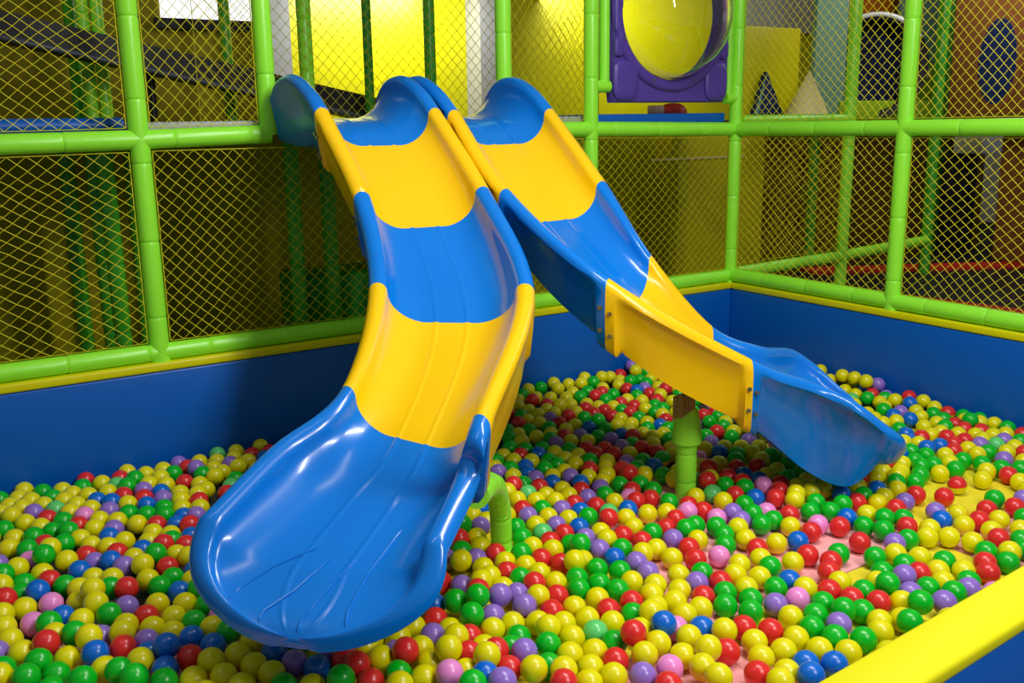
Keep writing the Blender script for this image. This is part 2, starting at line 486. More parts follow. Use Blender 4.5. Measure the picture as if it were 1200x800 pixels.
build_slide('twin slide curving left, its blue scoop end hanging over the balls at bottom left', LT, [0, 4, 5, 6, 7, 9],
            ['slide_blue', 'slide_yellow', 'slide_blue', 'slide_yellow', 'slide_blue'], at_z(343,742,.315), .06, (1.0, 1.2, 2.4), .06, .010, .03)
RT_ = [
 (2.347,4.688,1.800, 2.91,4.688,1.800, .130, .25),
 (2.347,4.60,1.862, 2.91,4.60,1.862, .192, .302),
 (2.347,4.44,1.872, 2.91,4.44,1.872, .205, .314),
 (2.347,4.28,1.815, 2.91,4.28,1.815, .175, .265),
 (2.347,4.11,1.704, 2.91,4.12,1.706, .170, .25),
 (2.338,3.654,1.356, 2.90,3.68,1.363, .165, .25),
 (2.347,2.935,1.044, 2.882,3.30,1.049, .160, .27),
 (2.87,2.67,.697, 3.12,3.15,.723, .160, .29),
 (*at_z(952,447,.58), *at_z(890,405,.62), .17, .38),
 (*at_z(1003,471,.51), *at_z(928,409,.555), .165, .36),
 (*at_z(1034,494,.43), *at_z(955,426,.48), .13, .20)]
build_slide('twin slide bending right on a straight post, its exit beside the right pit wall', RT_, [0, 4, 5, 6, 7, 10],
            ['slide_blue', 'slide_yellow', 'slide_blue', 'slide_yellow', 'slide_blue'], (3.62, 2.53, .28), .05, (1.0, .8, 1.9), .0, .024, .0)

# short moulded ribs fanning over the scoop of the left slide
ex = [o for o in bpy.data.objects if o.name.startswith('exit_section')][0]
bv = BVHTree.FromPolygons([v.co for v in ex.data.vertices], [tuple(p.vertices) for p in ex.data.polygons])
mb = MB()
for pts in (((373,641), (320,664), (276,692), (266,706)), ((391,652), (345,692), (309,716), (301,732)), ((417,656), (372,704), (353,727), (347,744)), ((470,622), (432,672), (408,716), (404,738))):
    path = []
    for (xa, ya), (xb, yb_) in zip(pts, pts[1:]):
        for k in range(6):
            h = bv.ray_cast(EYE, ray(xa+(xb-xa)*k/6, ya+(yb_-ya)*k/6).normalized())
            if h[0] is not None: path.append(h[0]+Vector((0, 0, .0008)))
    if len(path) > 3: mb.tube(path, [.001]+[.0042]*(len(path)-2)+[.001], 8)
if mb.v: mb.build('rib', M['slide_blue'], ex)

# posts carrying the slides
t = thing('slide_post', 'bent lime padded post under the left slide', 'post', 'padded posts under the slides')
p0 = Vector((1.853, 2.968, MATS_Z))
path = [p0, (1.853,2.968,.05), (1.852,2.967,.10), (1.836,2.946,.20), (1.79,2.89,.29), (1.72,2.80,.37), (1.63,2.69,.43), (1.56,2.61,.455), (1.485,2.525,.475)]
foam_tube(path, .042, .11, 20).build('post', M['post'], t)
MB().tube([p0, (1.853,2.968,.03)], .05, 20).build('foot', M['post'], t)
t = thing('slide_post', 'straight lime padded post with a wider cap under the right slide', 'post', 'padded posts under the slides')
q0 = Vector((2.824, 2.978, MATS_Z))
foam_tube([q0, (2.824,2.978,.40)], .046, .13, 20).build('post', M['post'], t)
MB().tube([(2.824,2.978,.27), (2.824,2.978,.30), (2.823,2.978,.36), (2.815,2.975,.41), (2.80,2.965,.44)], [.066,.064,.058,.048,.03], 20).build('cap', M['post'], t)
mb = MB()
for k in range(6):
    x = 2.745+.014*k
    mb.box((x, 2.93, .40+.006*k), (x+.008, 2.965, .50))
mb.box((2.735, 2.955, .395), (2.83, 2.975, .49))
mb.build('bracket', M['bracket'], t)['label'] = 'ribbed brown bracket'

# ------------------------------------------------------------------ platform and ledge
t = thing('slide_platform', 'grey vinyl slide platform deck behind the slide entries', 'platform')
MB().box((PX['a'], 4.79, 1.60), (3.62, 6.85, 1.668), .01).build('deck', M['deck'], t)
MB().box((-1.6, 5.04, 1.60), (PX['a']-.004, 6.85, 1.66), .01).build('deck', M['deck'], t)
MB().tube([(-1.6, 5.0, 1.655), (1.03, 5.0, 1.655)], .036, 16).build('edge_cushion', M['pad_blue'], t)['label'] = 'blue padded edge cushion'
MB().box((PX['b']+.05, 4.712, 1.62), (2.98, 4.79, 1.668), .006).build('edge', M['deck'], t)
tag(MB().box((PX['d']+.05, 4.787, 1.605), (XP-.05, 5.6, 1.678), .008).build('padded_ledge', M['pad_blue']), 'flat blue padded ledge on the rail under the bubble window', 'ledge')

# ------------------------------------------------------------------ bubble window
t = thing('bubble_window', 'purple panel holding a clear bubble window, between lime posts', 'bubble window')
cx, cz, rh = 4.252, 2.285, .405
x0, x1, z0, z1 = 3.785, 4.735, 1.745, 2.825
yf, yb = 4.70, 4.775
mb = MB(); n = 72
def rectpt(a):
    c, s = math.cos(a), math.sin(a)
    k = min(((x1-cx) if c > 0 else (cx-x0))/max(abs(c), 1e-6), ((z1-cz) if s > 0 else (cz-z0))/max(abs(s), 1e-6))
    return cx+c*k, cz+s*k
loops = []
prof = [('c', rh, yb), ('c', rh, yf-.004), ('c', rh+.012, yf-.018), ('c', rh+.05, yf-.022), ('c', rh+.066, yf-.012), ('c', rh+.072, yf+.004), ('r', 0.985, yf+.004), ('r', 1.0, yf+.018), ('r', 1.0, yb)]
for kind, v, y in prof:
    lp = []
    for i in range(n):
        a = 2*PI*i/n
        if kind == 'c': lp.append((cx+v*math.cos(a), y, cz+v*math.sin(a)))
        else:
            x, z = rectpt(a); lp.append((cx+(x-cx)*v, y, cz+(z-cz)*v))
    loops.append(lp)
vs = [p for l in loops for p in l]; fs = []
for li in range(len(loops)):
    lj = (li+1) % len(loops)
    for i in range(n):
        fs.append((li*n+i, li*n+(i+1) % n, lj*n+(i+1) % n, lj*n+i))
mb.add(vs, fs)
mb.build('panel', M['purple'], t, auto=50)
def stone(cx_, cz_, w, h):
    mb = MB(); k = 28; lv = []
    for s, y in ((1.0, yf+.006), (1.0, yf-.006), (.9, yf-.016), (.7, yf-.02)):
        lv.append([(cx_+s*w/2*math.copysign(abs(math.cos(2*PI*i/k))**.55, math.cos(2*PI*i/k)), y, cz_+s*h/2*math.copysign(abs(math.sin(2*PI*i/k))**.55, math.sin(2*PI*i/k))) for i in range(k)])
    vs = [p for l in lv for p in l]
    fs = [(a*k+i, a*k+(i+1) % k, (a+1)*k+(i+1) % k, (a+1)*k+i) for a in range(3) for i in range(k)]
    fs.append(tuple(3*k+i for i in range(k)))
    mb.add(vs, fs).build('stone', M['purple'], t)
for sx in (-1, 1):
    stone(cx+sx*.375, 1.875, .19, .235)
    stone(cx+sx*.432, 2.07, .07, .12); stone(cx+sx*.436, 2.20, .06, .11); stone(cx+sx*.436, 2.33, .06, .12)
mb = MB(); seg = 48; rings_ = 14
def domept(r, i, k, dy):
    a = 2*PI*i/seg; th = PI/2*k/rings_
    return (cx+r*math.cos(th)*math.cos(a), yf+.01-dy*math.sin(th), cz+r*math.cos(th)*math.sin(a))
vs = []; fs = []
for (r, dy) in ((rh-.004, .33), (rh-.010, .323)):
    o = len(vs)
    for k in range(rings_):
        for i in range(seg): vs.append(domept(r, i, k, dy))
    vs.append((cx, yf+.01-dy, cz))
    for k in range(rings_-1):
        for i in range(seg): fs.append((o+k*seg+i, o+k*seg+(i+1) % seg, o+(k+1)*seg+(i+1) % seg, o+(k+1)*seg+i))
    for i in range(seg): fs.append((o+(rings_-1)*seg+i, o+(rings_-1)*seg+(i+1) % seg, o+rings_*seg))
o2 = rings_*seg+1
for i in range(seg): fs.append((i, (i+1) % seg, o2+(i+1) % seg, o2+i))
mb.add(vs, fs).build('dome', M['acrylic'], t)['label'] = 'clear plastic bubble'
for k in range(8):
    a = 2*PI*(k+.5)/8
    p = Vector((cx+(rh+.032)*math.cos(a), yf-.02, cz+(rh+.032)*math.sin(a)))
    MB().tube([p, p+Vector((0, -.01, 0))], .008, 10).build('screw', M['steel'], t)

# ------------------------------------------------------------------ behind the frames
struct(MB().box((-3.4, 9.45, 0), (at_y(320,50,9.4).x, 9.5, 3.5)).build('wall_back_dim', M['yellow_wall_dim']))  # sheet over the back wall's left end, dimness painted into its colour
# grey piers on the yellow back wall
for k, (xa, xb) in enumerate(((315, 341), (563, 583))):
    a, b_ = at_y(xa, 50, 9.2).x, at_y(xb, 50, 9.2).x
    struct(MB().box((a, 9.2, 0), (b_, 9.5, 3.5)).build('pillar_%d' % (k+1), M['grey_wall']))
def far_frame(label, posts, m='post_dark'):
    t = thing('inner_scaffold', label, 'play frame')
    for x, y, r, mm in posts: post(x, y, 0, 3.3, t, r, mm)
    return t
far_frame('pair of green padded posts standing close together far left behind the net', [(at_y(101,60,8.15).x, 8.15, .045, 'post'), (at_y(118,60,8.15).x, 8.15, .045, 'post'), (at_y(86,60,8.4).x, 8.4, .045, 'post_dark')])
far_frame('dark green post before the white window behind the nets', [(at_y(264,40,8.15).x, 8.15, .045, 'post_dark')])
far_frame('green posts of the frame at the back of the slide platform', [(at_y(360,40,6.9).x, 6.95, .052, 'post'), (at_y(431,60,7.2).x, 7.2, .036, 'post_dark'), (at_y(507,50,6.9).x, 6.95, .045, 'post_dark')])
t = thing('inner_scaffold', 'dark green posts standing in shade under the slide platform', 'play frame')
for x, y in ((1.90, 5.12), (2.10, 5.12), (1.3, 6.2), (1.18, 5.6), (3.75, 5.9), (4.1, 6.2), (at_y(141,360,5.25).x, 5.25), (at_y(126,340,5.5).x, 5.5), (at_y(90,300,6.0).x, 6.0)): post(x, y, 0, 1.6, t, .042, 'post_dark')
# sloping black ramp net board
a, b_ = at_y(-40, 18, 7.5), at_y(455, 130, 7.5)
mb = MB(); dirv = (b_-a)
w = Vector((0, .5, 0)); h = Vector((0, 0, .085))
mb.add([a-h, b_-h, b_+w-h, a+w-h, a+h, b_+h, b_+w+h, a+w+h], [(3,2,1,0), (4,5,6,7), (0,1,5,4), (1,2,6,5), (2,3,7,6), (3,0,4,7)])
tr = thing('climbing_ramp', 'sloping black ramp with grey lower edge seen through the left nets', 'ramp')
mb.build('ramp_board', M['dark'], tr)
MB().tube([a-h*1.1-Vector((0,.02,0)), b_-h*1.1-Vector((0,.02,0))], .022, 12).build('edge_pipe', M['ramp_pipe'], tr)
for q in (.394, .725):
    p = a.lerp(b_, q)+Vector((0, .25, -.09))
    MB().tube([p, (p.x, p.y, 0)], .03, 12).build('leg', M['dark'], tr)
# bright window top left
a, b_ = at_y(188, 21, 9.45), at_y(298, 24, 9.45)
wn = MB().box((a.x, 9.42, a.z), (b_.x, 9.48, 3.3)).build('window_1', M['ceiling_light']); struct(wn)
fw = MB().box((a.x-.06, 9.40, a.z-.1), (b_.x, 9.5, a.z), .008).build('window_frame', M['dark'], wn)
# green foam block under the platform
tag(MB().box((1.95, 5.2, 0), (3.3, 5.6, .80), .03).build('foam_block', M['green_pad']), 'green foam block in the shade behind the left slide', 'foam block')
# yellow soft wall under the ledge and beyond the corner
t = thing('soft_wall', 'dull yellow soft wall seen through the net under the bubble window', 'soft wall')
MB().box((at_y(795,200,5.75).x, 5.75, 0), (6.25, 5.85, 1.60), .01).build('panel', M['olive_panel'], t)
MB().box((5.0, 5.74, 1.33), (6.0, 5.755, 1.345)).build('seam', M['cream'], t)
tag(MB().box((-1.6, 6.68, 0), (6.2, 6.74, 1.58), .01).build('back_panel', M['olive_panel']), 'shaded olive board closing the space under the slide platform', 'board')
# upper play panel with peaked shapes
t = thing('play_board', 'yellow play panel with a teal peak and an orange cone behind the net', 'play panel')
MB().box((at_y(868,100,5.76).x, 5.76, 1.602), (at_y(936,100,5.76).x, 5.84, 2.36), .01).build('board', M['yellow_wall'], t)
def peak(p, q, r_, y, key, name, th=.05):
    P = [at_y(*p, y), at_y(*q, y), at_y(*r_, y)]
    v = [Vector(x) for x in P]+[Vector(x)+Vector((0, th, 0)) for x in P]
    return MB().add(v, [(0,1,2), (5,4,3), (0,3,4,1), (1,4,5,2), (2,5,3,0)]).build(name, M[key], t, smooth=False)
peak((899,84), (884,134), (918,134), 5.70, 'navy', 'peak')['label'] = 'teal peak'
peak((899,84), (884,134), (889,134), 5.695, 'teal', 'peak_edge', .004)
# half cone
apex = at_y(949, 81, 5.54); base = at_y(945, 136, 5.50); rad = (at_y(966,136,5.50)-at_y(921,136,5.50)).length/2
mb = MB(); n = 24
vs = [apex]+[base+Vector((rad*math.cos(2*PI*i/n), rad*.6*math.sin(2*PI*i/n), 0)) for i in range(n)]
mb.add(vs, [(0, 1+i, 1+(i+1) % n) for i in range(n)]+[tuple(range(n, 0, -1))])
mb.build('cone', M['cream'], t, auto=60)['label'] = 'pale orange cone'
struct(MB().box((at_y(872,20,9.4).x, 9.38, 2.75), (at_y(955,20,9.4).x, 9.49, 3.4)).build('trim_1', M['grey_wall']))
c0 = at_y(788, 134, 5.35); c0.z = 1.679
t = thing('foam_stool', 'small red domed foam stool with a pale side, under the bubble window', 'foam stool')
MB().tube([c0, c0+Vector((0,0,.03)), c0+Vector((0,0,.055)), c0+Vector((0,0,.07)), c0+Vector((0,0,.076))], [.105, .10, .08, .05, .012], 24).build('cushion', M['red'], t)
MB().box((c0.x-.19, c0.y-.04, c0.z), (c0.x-.108, c0.y+.06, c0.z+.06), .012).build('side_pad', M['pale_pink'], t)
# crawl tunnel
t = thing('crawl_tunnel', 'teal panel with a round dark tunnel mouth, beside the right lime post', 'crawl tunnel')
c = at_y(1024, 77, 5.75)
rr_ = .415
mb = MB(); n = 48; prof = [(rr_+.0, .0), (rr_+.045, -.02), (rr_+.05, .04), (rr_+.02, .06), (rr_, .5), (rr_-.02, .5), (rr_-.02, .0)]
vs = []; fs = []
ax = (EYE-c); ax.z = 0; ax.normalize()
ax = (ax+Vector((-.2, -.5, 0))).normalized()
sx = Vector((0,0,1)).cross(ax).normalized()
for r_, d_ in prof:
    for i in range(n):
        a = 2*PI*i/n
        vs.append(c+sx*r_*math.cos(a)+Vector((0,0,1))*r_*math.sin(a)-ax*d_)
for li in range(len(prof)):
    lj = (li+1) % len(prof)
    for i in range(n): fs.append((li*n+i, li*n+(i+1) % n, lj*n+(i+1) % n, lj*n+i))
mb.add(vs, fs).build('tube', M['dark'], t)
vs = [c-ax*.49]+[c-ax*.49+sx*rr_*math.cos(2*PI*i/n)+Vector((0,0,1))*rr_*math.sin(2*PI*i/n) for i in range(n)]
MB().add(vs, [(0, 1+i, 1+(i+1) % n) for i in range(n)]).build('end_mesh', M['navy'], t)
arc = [c+ax*.02+sx*(rr_+.02)*math.cos(a)+Vector((0,0,1))*(rr_+.02)*math.sin(a) for a in [PI*(.18+.64*i/24) for i in range(25)]]
MB().tube(arc, .022, 10).build('rim', M['white'], t)['label'] = 'white upper rim'
def slab(xa, ya, xb, yb_, Y, key, name, th=.05, par=None):
    a, b_ = at_y(xa, ya, Y), at_y(xb, yb_, Y)
    return MB().box((min(a.x, b_.x), Y, min(a.z, b_.z)), (max(a.x, b_.x), Y+th, max(a.z, b_.z)), .008).build(name, M[key], par)
slab(962, -60, 988, 136, 5.72, 'teal', 'panel', .05, t)
slab(1062, -60, 1106, 74, 6.4, 'teal', 'panel', .05, t)
slab(985, 118, 1106, 138, 5.70, 'lime', 'sill', .06, t)
slab(1062, 74, 1106, 136, 6.3, 'lime', 'panel', .06, t)['label'] = 'lime lower panel'
slab(1066, 80, 1090, 92, 6.27, 'cream', 'stripe', .02, t)
slab(1000, -60, 1064, 20, 6.6, 'orange', 'panel', .05, t)['label'] = 'orange painted upper panel'
# brown panel with a blue oval at the right edge
t = thing('play_board', 'brown play panel with a blue oval opening at the far right edge', 'play panel')
X0 = 8.0
MB().box((X0, 3.2, 1.5), (X0+.06, 5.27, 3.2), .01).build('board', M['brown'], t)
oc = at_x(1170, 72, X0); n = 40
for (ry, rz, d_, key, nm) in ((.21, .40, .012, 'brown', 'oval_frame'), (.165, .345, .02, 'navy', 'oval_mesh')):
    vs = [oc+Vector((-d_, 0, 0))]+[oc+Vector((-d_, ry*math.cos(2*PI*i/n), rz*math.sin(2*PI*i/n))) for i in range(n)]+[oc+Vector((0, ry*math.cos(2*PI*i/n), rz*math.sin(2*PI*i/n))) for i in range(n)]
    MB().add(vs, [(0, 1+i, 1+(i+1) % n) for i in range(n)]+[(1+i, 1+n+i, 1+n+(i+1) % n, 1+(i+1) % n) for i in range(n)]).build(nm, M[key], t)
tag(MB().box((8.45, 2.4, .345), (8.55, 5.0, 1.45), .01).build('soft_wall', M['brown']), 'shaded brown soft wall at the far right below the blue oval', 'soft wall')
# trampoline field beyond the right wall
t = thing('trampoline', 'black trampoline bed with red padded edges beyond the right net', 'trampoline')
MB().box((5.2, 2.6, .0), (9.6, 5.6, .34), .01).build('bed', M['dark'], t)
for (A, B) in (((6.04, 4.58), (6.35, 2.7)), ((6.6, 5.55), (9.4, 4.1))):
    d = (Vector((B[0], B[1], 0))-Vector((A[0], A[1], 0))); nrm = Vector((-d.y, d.x, 0)).normalized()*.13
    p, q = Vector((A[0], A[1], .335)), Vector((B[0], B[1], .335)); u = Vector((0, 0, .03))
    MB().add([p-nrm, q-nrm, q+nrm, p+nrm, p-nrm+u, q-nrm+u, q+nrm+u, p+nrm+u], [(3,2,1,0), (4,5,6,7), (0,1,5,4), (1,2,6,5), (2,3,7,6), (3,0,4,7)]).build('edge_pad', M['red'], t, smooth=False)['label'] = 'red padded edge'
far_frame('green padded posts behind the trampoline, right of the near lime post', [(at_y(1108,100,6.2).x, 6.2, .05, 'post_dark'), (at_y(953,200,6.6).x, 6.6, .05, 'post_dark'), (at_y(1178,230,5.66).x, 5.66, .06, 'post_dark')])
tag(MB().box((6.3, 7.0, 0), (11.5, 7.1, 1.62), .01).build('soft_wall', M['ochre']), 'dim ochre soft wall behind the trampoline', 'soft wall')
tag(MB().box((at_y(1112,200,5.85).x, 5.85, 0), (at_y(1146,200,5.85).x, 5.93, 1.6), .01).build('dark_opening_sheet', M['dark']), 'black sheet painting the dark of an opening between green posts behind the trampoline', 'board')  # opaque black sheet paints the darkness of an unlit opening
tag(slab(1152, 160, 1196, 178, 5.5, 'white', 'shelf_board', .3), 'pale shelf board under the rail at the far right', 'board')

# ------------------------------------------------------------------ balls: x, y, z in mm and a colour letter
BALL_R = 0.041
M['ball_t'] = M['ball_r']; M['ball_u'] = M['ball_g']
def ball_mesh(key, seg=24, rng_=14, dent=None):
    bm = bmesh.new()
    bmesh.ops.create_uvsphere(bm, u_segments=seg, v_segments=rng_, radius=BALL_R)
    if dent is not None:
        dv = Vector(dent).normalized()
        for v in bm.verts:
            h = v.co.dot(dv)
            if h > BALL_R*.30: v.co -= dv*(h-BALL_R*.30)*1.75
    for f_ in bm.faces:
        f_.smooth = True
        if key in 'tu' and f_.calc_center_median().z < 0: f_.material_index = 1
    me = bpy.data.meshes.new(BALLN.get(key, 'green').replace(' ', '_').replace(',', '')+'_ball')
    bm.to_mesh(me); bm.free()
    me.materials.append(M['ball_'+key])
    if key in 'tu': me.materials.append(M['ball_y'])
    return me
SINGLE = """
1416,2103,95y 1240,2292,128y 1143,2384,109r 558,2844,96b 1770,2079,108r 1191,2203,108k 873,2597,54p 1314,2196,127y 1752,2004,76y 1083,2433,79y 2204,1670,55b 2066,1642,81b
1425,2471,101g 1920,1908,89y 2198,2112,54g 254,3085,92r 658,2726,70y 916,2525,58b 1894,2079,100b 1853,1862,72y 1979,1763,54r 1696,1947,54p 2051,1971,76y 1837,1781,86y 2687,1719,92g
2373,1698,69g 370,2941,87b 743,2740,54y 2139,1807,54y 452,2953,72r 765,2651,54y 1554,2228,67g 1620,1987,59y 301,3016,54y 1001,2424,91r 1996,1904,54r 2552,1663,89g 435,2708,103g
2317,1936,54y 1445,2613,81g 177,2930,79g 1576,2540,94p 1788,1932,55k 1449,2203,91p 456,3185,80g 2198,1913,54r 615,2797,60r 2718,1866,89g 1830,2033,74y 220,3011,75g 932,2378,93g
1490,2542,116g 2286,1685,59y 1463,2406,64y 1617,2453,81p 2341,2022,54p 650,2915,58b 2226,1835,55y 186,3121,62y 368,3022,104y 477,2831,80y 2106,1895,54y 2053,1818,54y 2456,1698,68y
1943,2016,66y 408,2786,93g 793,2573,56y 1619,2875,78y 1602,2295,80y 3273,1763,54g 2239,2036,54g 2421,1998,62k 671,2645,54y 2320,1852,54g 543,3331,88r 1651,2233,56y 3138,1756,55r
257,2939,54g 312,2815,83g 2784,1696,72p 2318,1761,64g 2234,1750,54y 2452,2397,54k 1866,1961,54y 1734,2222,54m 284,3504,80b 1581,2150,61y 1676,2049,59r 232,3445,54y 2540,1830,54g
337,3098,90g 431,3262,95y 1140,2262,79y 1274,2049,132p 467,3034,82y 693,2826,61b 1940,2608,93y 2634,2205,54y 341,3765,99g 2978,2178,54r 2624,1830,62r 3299,2014,54y 2462,1843,79g
2296,2483,54y 591,2677,55y 1855,2473,62g 2712,2352,54y 631,3483,92y 1661,2131,54y 1595,2066,55y 1922,2169,91y 313,3430,54k 2429,2102,55g 242,3314,54k 1765,2305,54y 1816,2237,54y
3037,2318,54r 650,3325,63g 1965,2394,59g 1876,2393,54y 2787,2498,61g 3230,2061,54y 616,3216,54y 1983,1681,71y 1744,2139,54g 1498,2068,81y 2035,2134,61y 2142,1975,54r 2916,2063,54g
380,2861,69y 1694,2486,78y 2728,2216,54r 411,3731,70y 693,3154,59y 511,2693,69g 840,2688,54b 1007,2343,74r 2117,2145,54y 2390,1804,65p 534,2772,61b 1278,2466,75p 2052,2422,54y
2395,1900,54g 3329,1936,54y 438,3344,109y 524,3257,54p 2793,2318,54b 246,4012,54y 760,2875,66g 2048,2719,88g 2446,2191,54y 2843,1888,72p 639,3091,54y 2079,2228,54y 3131,2185,64g
3447,2047,54y 165,3241,55y 2495,2851,55y 1198,2335,70y 1774,2388,54y 1449,2001,91r 2012,2570,55g 1352,2585,54r 2528,2217,61g 2866,1714,75g 375,3544,55g 686,3022,54g 2069,2509,55g
1314,2380,101y 715,3969,54y 282,3244,76g 375,3203,75y 2566,1985,55r 2414,2607,54p 2222,2367,54y 2682,2081,54r 3428,1892,60r 2362,2427,54r 2903,2349,54r 563,3058,54y 1089,2328,78g
1374,2172,74r 2478,1939,54g 3118,2267,54g 577,3544,73p 1199,2084,133g 2643,2446,54y 2876,2428,54y 2860,1807,54g 2308,2875,74r 2698,1793,55y 726,2949,54y 1545,2416,54y 2497,2031,65y
691,3541,96g 629,3406,63y 1738,2573,77r 2121,2695,54p 1537,1997,61y 2029,2048,54b 3651,2268,54r 564,3151,54r 2121,2605,54b 1857,2310,54r 1956,2309,54r 3130,2440,54g 3152,2090,54g
1693,2405,59r 1905,2241,54g 2234,2285,55p 3002,2038,54y 438,3631,60b 1818,2557,62y 2348,2161,54y 2391,2255,54y 3049,1969,54y 2146,2279,54y 2138,1721,54b 3968,2289,54y 546,3621,74b
2135,2433,63p 1930,2681,54r 2181,2198,54r 3046,2660,60r 1948,2475,54g 1774,2487,54r 2040,2303,60y 2299,2094,54g 3063,2571,76y 3818,2316,54t 560,4025,54y 501,3401,70g 395,3389,54y
3058,2483,55g 3886,2445,54y 250,3773,68y 527,2983,54p 2262,2177,54g 2308,2246,54r 2647,2006,54y 2948,1711,65p 712,3465,65r 1682,2322,55y 2499,2626,69g 3078,1813,54y 181,3510,78r
610,2988,54y 2255,2940,69g 2152,2515,64p 2409,2513,55r 2538,2450,54g 3535,2037,56r 332,4250,54y 703,3262,54b 1894,2755,54r 1616,2373,55y 1514,2335,54g 2055,1720,54y 2561,2293,54y
3609,1997,54y 3785,2035,54r 1132,4297,70y 1519,2495,54p 2511,2112,54b 2925,1886,60r 1851,2825,63g 1540,2738,54p 1057,2253,92y 3420,2126,54b 2850,2773,54y 334,3616,57r 2580,1903,56r
3249,2164,56r 331,3308,54b 2221,2561,66y 2302,2577,54y 1211,2417,76y 2662,1917,54g 2928,2952,77r 3107,2786,64k 2521,1749,59y 292,4342,64y 635,3823,54y 2637,2598,54g 3363,2386,54y
3994,2436,54g 428,3900,70g 710,3382,56g 2380,2689,59g 1310,2298,84r 2831,2159,54g 3568,2347,56r 2486,2546,54y 3093,1898,54g 2944,1805,54y 3801,2133,54g 4116,2257,54r 1778,2892,54r
3226,2251,67g 3284,1854,58g
"""
